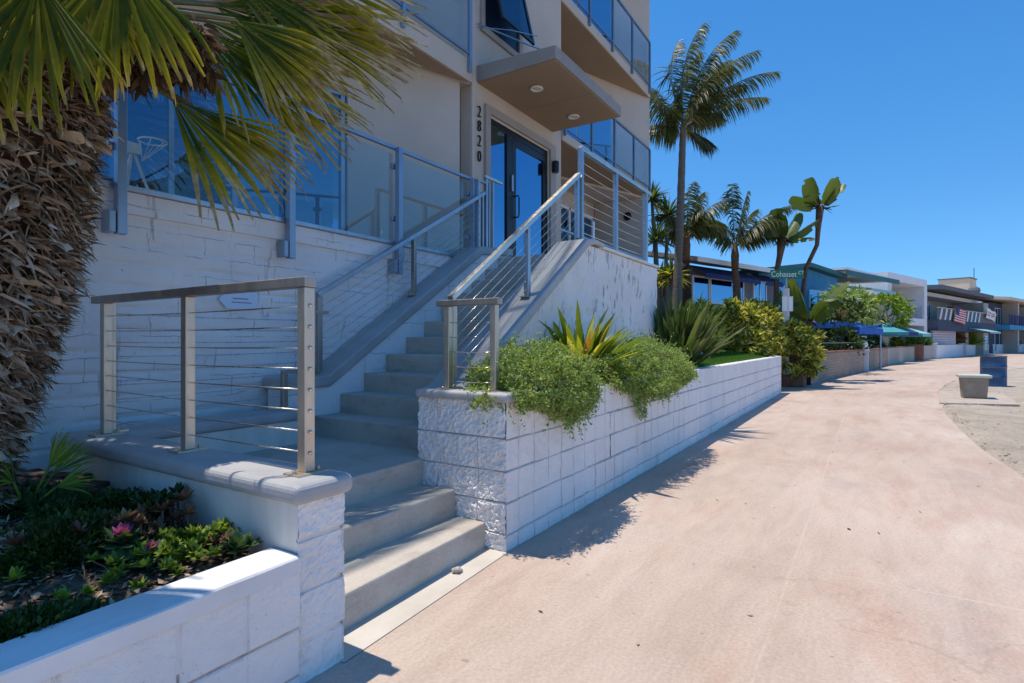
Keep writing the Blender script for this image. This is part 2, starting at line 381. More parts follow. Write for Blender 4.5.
# ------------------------------------------------------------------ mesh helpers
class MB:
    def __init__(s): s.v = []; s.f = []; s.mi = []
    def add(s, vs, fs, mi=0):
        o = len(s.v); s.v += [tuple(p) for p in vs]
        s.f += [tuple(i+o for i in f) for f in fs]; s.mi += [mi]*len(fs); return s
    def box(s, x0, x1, y0, y1, z0, z1, mi=0):
        vs = [(x, y, z) for z in (z0, z1) for y in (y0, y1) for x in (x0, x1)]
        return s.add(vs, [(0, 2, 3, 1), (4, 5, 7, 6), (0, 1, 5, 4), (2, 6, 7, 3), (0, 4, 6, 2), (1, 3, 7, 5)], mi)
    def obox(s, o, a, b, c, mi=0):
        """box from corner o along three edge vectors"""
        o, a, b, c = Vector(o), Vector(a), Vector(b), Vector(c)
        vs = [o, o+a, o+b, o+a+b, o+c, o+a+c, o+b+c, o+a+b+c]
        return s.add(vs, [(0, 2, 3, 1), (4, 5, 7, 6), (0, 1, 5, 4), (2, 6, 7, 3), (0, 4, 6, 2), (1, 3, 7, 5)], mi)
    def bar(s, p, q, w, h=None, mi=0, up=(0, 0, 1)):
        """rectangular bar centred on the line p-q"""
        h = h or w; p, q = Vector(p), Vector(q); d = (q-p)
        side = d.cross(Vector(up))
        if side.length < 1e-6: side = Vector((1, 0, 0))
        side.normalize(); u = side.cross(d).normalized()
        return s.obox(p-side*w/2-u*h/2, d, side*w, u*h, mi)
    def tube(s, pts, rad, n=8, mi=0, cap=True):
        pts = [Vector(p) for p in pts]
        if not hasattr(rad, '__len__'): rad = [rad]*len(pts)
        rings = []; ref = Vector((0.31, .77, .21))
        for i, p in enumerate(pts):
            d = (pts[min(i+1, len(pts)-1)]-pts[max(i-1, 0)])
            if d.length < 1e-9: d = Vector((0, 0, 1))
            d.normalize(); a = d.cross(ref).normalized(); b = d.cross(a)
            rings.append([p+(a*math.cos(2*PI*k/n)+b*math.sin(2*PI*k/n))*rad[i] for k in range(n)])
        vs = [p for r in rings for p in r]
        fs = [(i*n+k, i*n+(k+1) % n, (i+1)*n+(k+1) % n, (i+1)*n+k) for i in range(len(pts)-1) for k in range(n)]
        if cap: fs += [tuple(range(n-1, -1, -1)), tuple((len(pts)-1)*n+k for k in range(n))]
        return s.add(vs, fs, mi)
    def prism(s, poly, axis, a0, a1, mi=0):
        """2-D outline pushed along an axis: 'y' takes (x,z), 'z' takes (x,y), 'x' takes (y,z)"""
        mk = {'y': lambda p, a: (p[0], a, p[1]), 'z': lambda p, a: (p[0], p[1], a), 'x': lambda p, a: (a, p[0], p[1])}[axis]
        n = len(poly)
        vs = [mk(p, a0) for p in poly]+[mk(p, a1) for p in poly]
        fs = [tuple(range(n)), tuple(range(2*n-1, n-1, -1))]+[(i, i+n, (i+1) % n+n, (i+1) % n) for i in range(n)]
        return s.add(vs, fs, mi)
    def grid(s, P, nu, nv, mi=0):
        vs = [P(i, j) for j in range(nv+1) for i in range(nu+1)]
        fs = [(j*(nu+1)+i, j*(nu+1)+i+1, (j+1)*(nu+1)+i+1, (j+1)*(nu+1)+i) for j in range(nv) for i in range(nu)]
        return s.add(vs, fs, mi)
    def lathe(s, c, prof, n=20, mi=0):
        """rings of (radius, z) about the upright axis at c"""
        vs = [(c[0]+r*math.cos(2*PI*k/n), c[1]+r*math.sin(2*PI*k/n), c[2]+z) for r, z in prof for k in range(n)]
        fs = [(i*n+k, i*n+(k+1) % n, (i+1)*n+(k+1) % n, (i+1)*n+k) for i in range(len(prof)-1) for k in range(n)]
        fs += [tuple(range(n-1, -1, -1)), tuple((len(prof)-1)*n+k for k in range(n))]
        return s.add(vs, fs, mi)
    def build(s, name, mats, parent=None, smooth=False, bevel=0.0, segs=2, loc=None):
        me = bpy.data.meshes.new(name)
        me.from_pydata(s.v, [], s.f)
        if not isinstance(mats, (list, tuple)): mats = [mats]
        for m in mats: me.materials.append(m)
        if len(mats) > 1: me.polygons.foreach_set('material_index', s.mi)
        if smooth: me.polygons.foreach_set('use_smooth', [True]*len(s.f))
        if getattr(s, 'tip', None):
            at_ = me.attributes.new('tip', 'FLOAT', 'POINT'); at_.data.foreach_set('value', s.tip)
        o = bpy.data.objects.new(name, me); COL.objects.link(o)
        if bevel or not smooth:
            bm = bmesh.new(); bm.from_mesh(me); bmesh.ops.recalc_face_normals(bm, faces=bm.faces); bm.to_mesh(me); bm.free()
        if bevel:
            b = o.modifiers.new('bevel', 'BEVEL'); b.width = bevel; b.segments = segs; b.limit_method = 'ANGLE'; b.angle_limit = math.radians(40)
        if parent is not None:
            o.parent = parent
            if parent.type == 'EMPTY': o.location = -Vector(parent['_o']) if '_o' in parent else (0, 0, 0)
        return o

def thing(name, label, cat, loc=None, group=None):
    """an Empty at the thing's base; children are modelled in world coordinates when loc is given, else about the origin"""
    o = bpy.data.objects.new(name, None); COL.objects.link(o); o.empty_display_size = .2
    if loc is not None:
        o.location = loc; o['_o'] = tuple(loc)
    o['label'] = label; o['category'] = cat
    if group: o['group'] = group
    return o

def tag(o, label, cat, group=None):
    o['label'] = label; o['category'] = cat
    if group: o['group'] = group
    return o

def struct(o):
    o['kind'] = 'structure'; return o

def dup(root, loc, rz=0.0, label=None, scale=None):
    r = root.copy(); COL.objects.link(r); r.location = loc; r.rotation_euler = (0, 0, rz)
    if label: r['label'] = label
    if scale: r.scale = (scale,)*3
    for ch in list(root.children):
        c = ch.copy(); COL.objects.link(c); c.parent = r
        for g in list(ch.children):
            d = g.copy(); COL.objects.link(d); d.parent = c
    return r

def rough_face(mb, P0, U, N, us, vs, amp, gu, gv, gd=.014, gw=.005, blk=.006, step=.025, seed=0, fine=14.0, mi=0, jm=None, split=False):
    """a masonry face: joints gu along U and gv upward are sunk, the blocks between bulge unevenly.
       us=(length), vs=(z0,z1)"""
    P0, U, N = Vector(P0), Vector(U), Vector(N)
    def axis(a, b, joints):
        t = {a, b}; k = max(1, int((b-a)/step))
        base = [a+(b-a)*i/k for i in range(k+1)]
        for j in joints:
            if a < j < b: t |= {j-gw, j+gw, j-gw*2.2, j+gw*2.2}
        t |= {x for x in base if all(abs(x-j) > gw*3.2 for j in joints)}
        return sorted(x for x in t if a <= x <= b)
    A = axis(0, us, gu); B = axis(vs[0], vs[1], gv)
    R = random.Random(seed)
    off = {}
    import bisect
    vv = []
    for z in B:
        jv = any(abs(z-j) <= gw*1.01 for j in gv); row = bisect.bisect(gv, z)
        for u in A:
            ju = any(abs(u-j) <= gw*1.01 for j in gu); colm = bisect.bisect(gu, u)
            if (row, colm) not in off: off[(row, colm)] = R.uniform(-blk, blk)
            p = P0+U*u
            q = Vector((p.x, p.y, z))
            n1 = noise.fractal(q*fine, .8, 2.2, 4)*amp
            n2 = noise.noise(q*3.1)*amp*.6
            if split:
                n1 = amp*(1.0-1.5*abs(noise.noise(q*fine))-.9*abs(noise.noise(q*fine*2.3))-.5*abs(noise.noise(q*fine*5.1)))+noise.noise(q*9)*amp*.7
            d = n1+n2+off[(row, colm)]
            if ju or jv: d = -gd*(.5+.7*abs(noise.noise(q*2.3)))
            vv.append(q+N*d)
    na = len(A)
    fs = [(j*na+i, j*na+i+1, (j+1)*na+i+1, (j+1)*na+i) for j in range(len(B)-1) for i in range(na-1)]
    o = len(mb.v); mb.v += [tuple(p) for p in vv]; mb.f += [tuple(k+o for k in f) for f in fs]
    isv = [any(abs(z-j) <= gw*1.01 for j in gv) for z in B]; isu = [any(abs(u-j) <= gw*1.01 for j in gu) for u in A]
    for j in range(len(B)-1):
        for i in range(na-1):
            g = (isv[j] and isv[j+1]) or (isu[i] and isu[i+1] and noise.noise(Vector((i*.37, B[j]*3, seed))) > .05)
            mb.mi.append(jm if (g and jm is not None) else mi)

# ------------------------------------------------------------------ ground
mb = MB(); mb.box(-900, 2400, -1500, 1500, -.5, -.06)
struct(mb.build('ground', M['sand']))

EDGE = [(-12, -1.75), (1, -1.62), (4, -1.5), (6.3, -1.36), (7.4, -1.28), (9, -1.165), (10.8, -1.145), (13.8, -1.19), (15.1, -1.33), (18.6, -1.5), (22, -2.0), (26.9, -2.9), (32.2, -4.6), (38, -6.6), (46, -9.3), (58, -13.5), (78, -22), (110, -38), (150, -58)]
WALL = [(-12, 2.3), (16.5, 2.6), (16.6, 7.5), (19.4, 7.5), (19.5, 1.6), (29, .6), (44.6, -1.4), (57.2, -4.7), (77.7, -9.8), (95, -16), (150, -42)]
mb = MB()
poly = EDGE + WALL[::-1]
me_v = [(x, y, 0) for x, y in poly]
mb.add(me_v, [tuple(range(len(poly)))])
o = mb.build('promenade', M['prom']); struct(o)
bm = bmesh.new(); bm.from_mesh(o.data); bmesh.ops.triangulate(bm, faces=bm.faces)
for f in bm.faces:
    if f.normal.z < 0: f.normal_flip()
bm.to_mesh(o.data); bm.free()

def edge_y(x):
    for (a, b), (c, d) in zip(EDGE, EDGE[1:]):
        if a <= x <= c: return b+(d-b)*(x-a)/(c-a)
    return EDGE[-1][1]
# sand: drifts over the walk's edge near the viewpoint
mb = MB()
xs = []; x = -4.0
while x < 120:
    xs.append(x); x += .07 if 6 < x < 17 else (.25 if x < 32 else 2.2)
ts = [0, .02, .05, .09, .14, .2, .27, .35, .44, .54, .65, .78, .92, 1.1, 1.3, 1.55, 1.85, 2.2, 2.6, 3.1, 3.7, 4.5, 5.5, 7, 9, 12, 16, 22, 30, 45, 70, 120]
def sandP(i, j):
    x = xs[i]; t = ts[j]
    jag = noise.noise(Vector((x*.9, 3, 0)))*.10+noise.noise(Vector((x*4, 8, 0)))*.035
    y = edge_y(x)+.05+jag-t
    q = Vector((x, y, 0))
    h = -.02+min(t*.22, .045)+ (noise.fractal(q*1.7, 1, 2, 4)*.03+noise.noise(q*.5)*.03)*min(1, t*2.5)
    if 15.0 < x < 18.75 and -2.9 < y < -1.2: h = min(h, -.02)
    return (x, y, h)
mb.grid(sandP, len(xs)-1, len(ts)-1)
struct(mb.build('sand', M['sand'], smooth=True))

# pale strip of older concrete at the foot of the steps
mb = MB(); mb.add([(1.60, 1.835, .004), (2.99, 1.925, .004), (2.99, 2.12, .004), (1.60, 2.12, .004)], [(0, 1, 2, 3)])
struct(mb.build('pavement', M['strip']))
# concrete pad under the bench
mb = MB(); mb.prism([(15.05, -1.25), (15.5, -2.62), (18.75, -2.85), (18.65, -1.52)], 'z', -.05, .03)
M['pad'] = plain('tan_concrete', (.38, .31, .25), (.48, .41, .34), 3, .85, bump=.3)
struct(mb.build('pavement', M['pad'], bevel=.01))

# ------------------------------------------------------------------ staircase
RISE = .172; XS = 3.21; TR = .286
st = thing('staircase', 'grey concrete staircase climbing from the walk to the glass entrance', 'staircase', (2.3, 2.1, 0))
def stepbox(x0, x1, y0, y1, z0, z1, name='step'):
    b = MB(); b.box(x0, x1, y0, y1, z0, z1); return b.build(name, M['step'], st, bevel=.012)
b = MB(); b.prism([(1.6, 2.025), (2.975, 2.085), (2.975, 2.42), (1.6, 2.42)], 'z', -.02, RISE); b.build('step', M['step'], st, bevel=.012)
b = MB(); b.prism([(1.6, 2.345), (2.99, 2.335), (2.99, 2.72), (1.6, 2.72)], 'z', RISE-.06, RISE*2); b.build('step', M['step'], st, bevel=.012)
b = MB(); b.box(1.6, XS+.1, 2.62, 4.08, .2, RISE*3); b.build('landing', M['step'], st, bevel=.012)
for n in range(4, 14):
    x = XS+TR*(n-4)
    stepbox(x, x+TR+.06, 2.64, 4.07, RISE*(n-1)-.05, RISE*n)
XT = XS+TR*10
b = MB(); b.box(XT, 8.05, 2.64, 4.82, RISE*13-.06, RISE*14); b.build('upper_landing', M['step'], st, bevel=.012)
FLOOR = RISE*14

# ------------------------------------------------------------------ landing wall (with the front pier) and its cap
lw = thing('landing_wall', 'low white wall with rounded grey cap around the lower landing', 'wall', (1.5, 2.8, 0))
b = MB(); b.box(1.40, 1.615, 1.865, 3.86, 0, .70); b.box(1.40, 3.0, 3.86, 4.10, .3, .70)
b.build('core', M['smooth_white'], lw)
b = MB()
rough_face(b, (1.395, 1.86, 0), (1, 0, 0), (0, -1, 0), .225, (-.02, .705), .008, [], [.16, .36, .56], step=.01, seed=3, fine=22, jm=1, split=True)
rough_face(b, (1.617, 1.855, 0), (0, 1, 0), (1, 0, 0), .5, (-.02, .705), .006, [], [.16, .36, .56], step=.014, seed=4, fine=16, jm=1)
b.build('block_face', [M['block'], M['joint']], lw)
b = MB()
capo = [(1.362, 1.822), (1.648, 1.822), (1.648, 3.83), (3.02, 3.83), (3.02, 4.12), (1.362, 4.12)]
b.prism(capo, 'z', .702, .782)
b.build('cap', M['cap'], lw, bevel=.03, segs=4)

# ------------------------------------------------------------------ left stair wall with its sloping cap
sw = thing('stair_wall', 'white block stair wall with sloping grey cap beside the patio wall', 'wall', (4.5, 4.2, .5))
topl = [(2.93, .93), (3.37, .93), (5.70, 2.40), (6.4, 2.47)]
b = MB(); b.prism([(2.93, .3)]+topl+[(6.4, .3)], 'y', 4.062, 4.30); b.build('core', M['slump'], sw)
b = MB()
b.prism([(2.90, .93), (3.37, .93), (5.70, 2.40), (6.4, 2.47), (6.4, 2.57), (5.66, 2.50), (3.34, 1.03), (2.90, 1.03)], 'y', 4.03, 4.34)
b.build('cap', M['cap'], sw, bevel=.02, segs=3)

# ------------------------------------------------------------------ right stair wall
sr = thing('stair_wall', 'flaking white stair wall with sloping pale cap above the planter', 'wall', (5.8, 2.7, .6))
b = MB(); b.prism([(3.3, .5), (3.3, .86), (3.5, .93), (5.66, 2.37), (5.9, 2.395), (8.06, 2.385), (8.06, .4)], 'y', 2.625, 2.90)
b.build('core', M['flecked'], sr)
b = MB()
def wface(i, j):
    x = 3.3+(8.06-3.3)*i/200
    top = .86 if x < 3.2 else min(2.385, .86+(x-3.35)*.665 if x > 3.35 else .86)
    z = .5+(top-.5)*j/70
    q = Vector((x, 2.6, z))
    d = noise.fractal(q*6, .8, 2.1, 5)*.012+noise.noise(q*1.5)*.012
    return (x, 2.612-d, z)
b.grid(wface, 200, 70); b.build('rough_face', M['flecked'], sr, smooth=True)
b = MB(); sl = (2.41-.955)/(5.62-3.45)
b.prism([(3.32, .88), (3.45, .905), (5.62, 2.36), (5.80, 2.412), (6.05, 2.412), (6.05, 2.45), (5.76, 2.47), (5.58, 2.44), (3.40, .985), (3.32, .965)], 'y', 2.565, 2.95)
b.build('cap', M['cap'], sr, bevel=.02, segs=3)
b = MB(); b.box(7.86, 8.06, 2.91, 4.82, .3, 2.33); b.build('end_wall', M['flecked'], sr)
b = MB(); b.box(6.06, 8.10, 2.585, 2.92, 2.395, 2.43); b.build('coping', M['white_cap'], sr, bevel=.01)

# ------------------------------------------------------------------ right planter wall, white split-face block
pw = thing('planter_wall', 'long white split-face block planter wall beside the pink promenade', 'wall', (2.99, 1.94, 0))
GV = [.10, .303, .505, .705]
b = MB(); b.box(3.0, 16.05, 1.955, 2.12, -.05, .945); b.box(3.0, 3.2, 2.12, 2.66, -.05, .94); b.box(15.9, 16.05, 2.12, 4.7, -.05, .945)
b.build('core', M['block'], pw)
R = random.Random(5)
joints = []; x = .155
while x < 13.0:
    joints.append(x); x += .204 if x < 4.2 else R.choice([.204, .204, .408])
b = MB()
NEAR = 1.7
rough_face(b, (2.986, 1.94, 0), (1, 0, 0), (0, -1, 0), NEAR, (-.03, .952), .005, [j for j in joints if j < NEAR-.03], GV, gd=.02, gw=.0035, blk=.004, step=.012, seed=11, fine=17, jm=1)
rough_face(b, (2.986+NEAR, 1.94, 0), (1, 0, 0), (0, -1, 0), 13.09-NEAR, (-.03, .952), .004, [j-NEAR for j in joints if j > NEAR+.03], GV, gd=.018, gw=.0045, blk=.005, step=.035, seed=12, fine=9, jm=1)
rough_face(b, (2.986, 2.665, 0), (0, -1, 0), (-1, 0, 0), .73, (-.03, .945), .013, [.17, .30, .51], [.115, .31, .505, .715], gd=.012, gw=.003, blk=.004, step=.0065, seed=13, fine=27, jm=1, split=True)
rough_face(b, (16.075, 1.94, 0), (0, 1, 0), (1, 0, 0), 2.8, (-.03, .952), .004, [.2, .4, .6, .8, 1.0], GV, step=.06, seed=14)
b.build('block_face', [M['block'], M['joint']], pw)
b = MB()
def topP(i, j):
    x = 3.3+(16.09-3.3)*i/180; y = 1.935+.19*j/5
    e = .012 if j in (0, 5) else 0
    return (x, y, .955-e+noise.noise(Vector((x*4, y*4, 1)))*.004)
b.grid(topP, 180, 5); b.build('coping', M['white_cap'], pw, smooth=True)
b = MB(); b.prism([(2.935, 1.895), (3.30, 1.895), (3.35, 1.96), (3.27, 2.13), (3.27, 2.66), (2.935, 2.66)], 'z', .946, 1.005)
b.build('cap', M['cap'], pw, bevel=.022, segs=4)

# soil in the right planter
b = MB()
def soilP(i, j):
    x = 3.15+(16.0-3.15)*i/90; y = 2.06+(4.75-2.06)*j/24
    if x < 8.1: y = 2.06+(2.66-2.06)*j/24
    return (x, y, .88+noise.noise(Vector((x*2, y*2, 0)))*.03)
b.grid(soilP, 90, 24); struct(b.build('soil', M['soil'], smooth=True))

# ------------------------------------------------------------------ left planter wall
pl = thing('planter_wall', 'low white block wall in front of the palm bed', 'wall', (.5, 1.85, 0))
b = MB(); b.prism([(-1.6, 1.80), (1.392, 1.86), (1.392, 2.0), (-1.6, 1.955)], 'z', -.05, .44); b.build('core', M['block'], pl)
b = MB()
U = Vector((2.99, .06, 0)).normalized()
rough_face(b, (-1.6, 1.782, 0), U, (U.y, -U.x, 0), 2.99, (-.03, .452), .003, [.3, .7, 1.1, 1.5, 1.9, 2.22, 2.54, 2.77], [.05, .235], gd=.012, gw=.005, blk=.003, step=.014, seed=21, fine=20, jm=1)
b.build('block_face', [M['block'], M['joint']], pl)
b = MB()
def cpP(i, j):
    u = i/120; x = -1.6+2.992*u; y0 = 1.776+.06*u
    prof = [(0, .445), (0, .503), (.006, .509), (.06, .511), (.12, .511), (.179, .509), (.185, .503), (.185, .43)]
    dy, z = prof[j]
    return (x, y0+dy+noise.noise(Vector((x*5, j, 0)))*.002, z+noise.noise(Vector((x*3, j, 4)))*.003)
b.grid(cpP, 120, 7); b.build('cap', M['white_cap'], pl)
# soil of the palm bed
b = MB()
def soil2(i, j):
    x = -1.6+2.99*i/60; y = 1.93+(4.36-1.93)*j/50
    h = .455+.09*min(1, (y-1.93)/1.6)+noise.fractal(Vector((x*3, y*3, 0)), 1, 2, 4)*.03
    return (x, y, h)
def soil_z(x, y): return .455+.09*min(1, max(0, y-1.93)/1.6)+noise.fractal(Vector((x*3, y*3, 0)), 1, 2, 4)*.03
b.grid(soil2, 60, 50); struct(b.build('soil', M['soil'], smooth=True))

# ------------------------------------------------------------------ patio wall behind the landing
pa = thing('patio_wall', 'tall white painted slump block wall under the glass railing', 'wall', (2, 4.4, .3))
b = MB(); b.box(-2.5, 5.9, 4.37, 4.6, .2, 2.36); b.build('core', M['slump'], pa)
b = MB(); R = random.Random(9)
rows = [.35+.152*k for k in range(1, 13)]
def wob(P0z, seed): return P0z
rough_face(b, (-2.5, 4.35, 0), (1, 0, 0), (0, -1, 0), 8.4, (.25, 2.215), .009, [], rows, gd=.008, gw=.006, blk=.0, step=.03, seed=31, fine=5.5)
b.build('block_face', M['slump'], pa, smooth=True)
b = MB()
rough_face(b, (-2.5, 4.318, 0), (1, 0, 0), (0, -1, 0), 8.3, (2.218, 2.362), .006, [], [], step=.03, seed=32, fine=7)
b.box(-2.5, 5.8, 4.325, 4.40, 2.214, 2.362)
b.build('ledge', M['slump'], pa)
b = MB(); b.prism([(-2.5, 4.45), (6.1, 4.45), (6.5, 4.79), (1.4, 6.62), (-2.5, 6.62)], 'z', 2.30, 2.372); struct(b.build('patio_floor', M['step']))
# ------------------------------------------------------------------ apartment building
ab = thing('apartment_building', 'beige stucco apartment building with glass balconies and blue mirrored entrance', 'building', (8, 5, 0))
WD = Vector((-.94, .342, 0)); WN = Vector((-.342, -.94, 0))
LA = Vector((6.5, 4.80, 0)); RA = Vector((14.2, 4.80, 0))
def wallseg(mb, A, t0, t1, z0, z1, th=.2, mi=0, out=0.0):
    mb.obox(A+WD*t0+WN*out+Vector((0, 0, z0)), WD*(t1-t0), -WN*th, (0, 0, z1-z0), mi)
b = MB(); b.box(5.95, 14.18, 4.84, 13.5, -.05, FLOOR-.07); b.box(.9, 5.95, 6.9, 13.5, -.05, FLOOR-.07); b.build('base', M['stucco'], ab)
# storeys above the entrance floor
TOP = 11.6
up = [(.9, 6.86), (6.5, 4.80), (9.26, 4.80), (9.26, 6.60), (14.2, 4.80), (14.2, 13.5), (.9, 13.5)]
b = MB(); b.prism(up, 'z', 4.985, TOP)
# entrance storey round the openings
b.box(6.5, 6.805, 4.80, 5.0, FLOOR-.06, 4.985)
b.box(8.987, 9.26, 4.80, 5.0, FLOOR-.06, 4.985)
b.box(6.805, 8.987, 4.80, 5.0, 4.828, 4.985)
wallseg(b, LA, .2, 1.82, FLOOR-.06, 4.985)
wallseg(b, LA, 1.82, 4.42, 4.42, 4.985)
wallseg(b, LA, 4.42, 6.0, FLOOR-.06, 4.985)
b.box(9.08, 9.26, 5.0, 6.4, FLOOR-.06, 4.985)
b.box(9.26, 14.0, 6.22, 6.4, 4.55, 4.985)
b.build('wall', M['stucco'], ab)
b = MB(); b.box(6.47, 6.53, 4.765, 4.80, FLOOR, TOP); b.build('corner_bead', M['stucco_edge'], ab)
b = MB(); b.prism([(.9, 6.9), (6.5, 4.82), (9.26, 4.82), (14.19, 4.82), (14.19, 13.6), (.9, 13.6)], 'z', TOP, TOP+.15)
b.build('roof', M['stucco'], ab)
# dark rooms behind the glass
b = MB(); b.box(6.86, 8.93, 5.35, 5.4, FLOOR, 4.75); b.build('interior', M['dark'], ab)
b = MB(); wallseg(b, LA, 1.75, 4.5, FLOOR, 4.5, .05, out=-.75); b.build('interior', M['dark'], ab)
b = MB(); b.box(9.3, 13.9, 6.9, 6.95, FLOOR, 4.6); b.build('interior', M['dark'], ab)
b = MB(); b.box(8.06, 14.18, 4.815, 6.9, FLOOR-.07, FLOOR-.01); b.build('porch_floor', M['step'], ab)
b = MB(); b.box(8.06, 14.18, 4.80, 4.838, .2, FLOOR-.075); b.build('porch_wall', M['flecked'], ab)

# entrance: taupe surround, black frames, mirrored glass
ent = MB()
ent.box(6.80, 6.925, 4.755, 4.90, FLOOR, 4.83); ent.box(8.79, 8.99, 4.755, 4.90, FLOOR, 4.83); ent.box(6.925, 8.79, 4.755, 4.90, 4.715, 4.83)
fr = ent.build('door_surround', M['taupe_frame'], ab, bevel=.006)
b = MB(); b.box(6.925, 8.79, 4.80, 4.815, 4.685, 4.716); b.box(8.765, 8.79, 4.80, 4.815, FLOOR, 4.685); b.build('trim_line', M['stucco_edge'], fr)
b = MB()
b.box(6.935, 6.97, 4.83, 4.89, FLOOR, 4.685); b.box(6.97, 8.765, 4.83, 4.89, 4.60, 4.685); b.box(7.47, 7.62, 4.825, 4.89, FLOOR, 4.60)
sl = b.build('sidelight', M['black_frame'], ab, bevel=.004)
b = MB(); b.box(6.97, 7.47, 4.852, 4.864, FLOOR+.05, 4.60); b.build('pane', M['win'], sl)
b = MB()
b.box(7.625, 7.74, 4.825, 4.885, FLOOR+.01, 4.59); b.box(8.64, 8.76, 4.825, 4.885, FLOOR+.01, 4.59)
b.box(7.74, 8.64, 4.825, 4.885, 4.48, 4.59); b.box(7.74, 8.64, 4.825, 4.885, FLOOR+.01, FLOOR+.2)
dr = b.build('door', M['black_frame'], ab, bevel=.004)
b = MB(); b.box(7.74, 8.64, 4.848, 4.860, FLOOR+.2, 4.48); b.build('pane', M['win'], dr)
b = MB(); hx = 7.70
b.tube([(hx, 4.83, 3.66), (hx, 4.765, 3.67), (hx, 4.745, 3.63), (hx, 4.745, 3.36), (hx, 4.765, 3.32), (hx, 4.83, 3.33)], .012); b.build('handle', M['black_frame'], dr, smooth=True)
b = MB(); b.box(7.575, 7.625, 4.795, 4.83, 3.72, 3.98); b.build('keypad', M['cool_steel'], sl, bevel=.006)

# canopy with two downlights
b = MB(); b.prism([(4.80, 5.085), (3.51, 5.085), (3.51, 5.255), (4.80, 5.315)], 'x', 6.62, 8.95)
cn = b.build('canopy', M['taupe'], ab, bevel=.006)
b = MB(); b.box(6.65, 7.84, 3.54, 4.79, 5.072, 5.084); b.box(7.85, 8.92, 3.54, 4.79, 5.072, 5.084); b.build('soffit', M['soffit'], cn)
for x in (7.23, 8.46):
    b = MB(); b.lathe((x, 4.15, 5.045), [(.088, .024), (.098, .010), (.092, 0), (.066, .002), (.060, .022)], 28); d = b.build('downlight', M['lamp_trim'], cn, smooth=True)
    b = MB(); b.lathe((x, 4.15, 5.045), [(.060, .012), (.045, .006), (.02, .004)], 20); b.build('lens', M['lamp_lens'], d, smooth=True)
b = MB(); b.tube([(6.63, 4.78, 5.92), (6.85, 4.05, 5.50), (7.15, 3.62, 5.33)], .012, 6); b.tube([(6.63, 4.78, 5.87), (6.75, 4.3, 5.74), (6.9, 3.95, 5.62)], .008, 6)
b.build('brace', M['cool_steel'], cn)
for x in (7.55, 7.95):
    b = MB(); b.box(x, x+.2, 3.6, 3.8, 5.25, 5.31); b.build('flashing', M['taupe'], cn)

# top-hung window above the canopy
b = MB()
b.box(6.70, 6.78, 4.755, 4.80, 5.86, 7.3); b.box(7.74, 7.84, 4.755, 4.80, 5.86, 7.3); b.box(6.78, 7.74, 4.755, 4.80, 5.86, 5.95); b.box(6.78, 7.74, 4.755, 4.80, 7.2, 7.3)
wf = b.build('window', M['taupe_frame'], ab, bevel=.005)
b = MB(); b.box(6.78, 7.74, 4.785, 4.797, 5.95, 7.2); b.build('opening', M['black_frame'], wf)
tilt = math.radians(13); sa = Vector((0, -math.sin(tilt), -math.cos(tilt))); H0 = Vector((6.80, 4.77, 7.19))
b = MB(); nn = Vector((0, -math.cos(tilt), math.sin(tilt)))*.035
for u0, u1, w0, w1 in ((0, .06, 0, 1.22), (.86, .92, 0, 1.22), (.06, .86, 0, .06), (.06, .86, 1.16, 1.22)):
    b.obox(H0+Vector((u0, 0, 0))+sa*w0, (u1-u0, 0, 0), sa*(w1-w0), nn)
sh = b.build('sash', M['black_frame'], wf)
b = MB(); b.obox(H0+Vector((.06, 0, 0))+sa*.06+nn*.4, (.8, 0, 0), sa*1.1, nn*.25); b.build('pane', M['wingrey'], sh)

# long window behind the patio rail
b = MB()
for t in (1.84, 2.50, 3.06, 3.66, 4.36): wallseg(b, LA, t, t+.05, FLOOR, 4.42, .10, out=-.04)
wallseg(b, LA, 1.84, 4.41, 4.36, 4.42, .09, out=-.05); wallseg(b, LA, 1.84, 4.41, FLOOR, FLOOR+.06, .09, out=-.05)
pwn = b.build('window', M['alu'], ab)
for t0, t1 in ((1.89, 2.5), (2.55, 3.06), (3.11, 3.66), (3.71, 4.36)):
    b = MB(); wallseg(b, LA, t0, t1, FLOOR+.06, 4.36, .01, out=-.08); b.build('pane', M['winblue'], pwn)
b = MB(); z = FLOOR+.1
while z < 4.35:
    wallseg(b, LA, 1.9, 4.35, z, z+.125, .012, out=-.3-.02*noise.noise(Vector((z*9, 0, 0)))); z += .15
b.build('blind', M['blind'], pwn)

# sawtooth loggias: slabs, soffits, glass rails
def balcony(z0, z1, A, xl, xr, yf, posts, ztop, zpost, full=True):
    plan = [(xr, yf), (xl, yf), (xl, yf+ (xr-xl)*.364+.05)]
    b = MB(); b.prism(plan, 'z', z0+.012, z1)
    bl = b.build('balcony', M['stucco'], ab)
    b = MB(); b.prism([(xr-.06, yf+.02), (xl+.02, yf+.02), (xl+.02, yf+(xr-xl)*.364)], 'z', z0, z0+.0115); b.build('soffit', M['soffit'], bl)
    zg = z1+.08
    for x in posts:
        b = MB(); b.box(x-.025, x+.025, yf-.055, yf-.003, zpost, ztop); b.build('post', M['alu_dark' if xl > 8 else 'alu'], bl, bevel=.004)
    b = MB(); b.box(min(posts), max(posts), yf-.05, yf-.005, ztop+.002, ztop+.04); b.box(min(posts), max(posts), yf-.04, yf-.015, zg-.03, zg-.004)
    b.build('rail', M['alu_dark'], bl)
    for x0, x1 in zip(posts, posts[1:]):
        b = MB(); b.box(x0+.04, x1-.04, yf-.034, yf-.024, zg, ztop-.03); b.build('glass_panel', M['clear'], bl)
    return bl
balcony(5.03, 5.20, RA, 9.27, 14.18, 4.775, [9.32, 10.5, 11.7, 12.9, 14.05], 6.2, 5.13)
balcony(7.58, 7.80, RA, 9.27, 14.18, 4.775, [9.32, 10.4, 11.6, 12.8, 14.05], 8.93, 7.66)
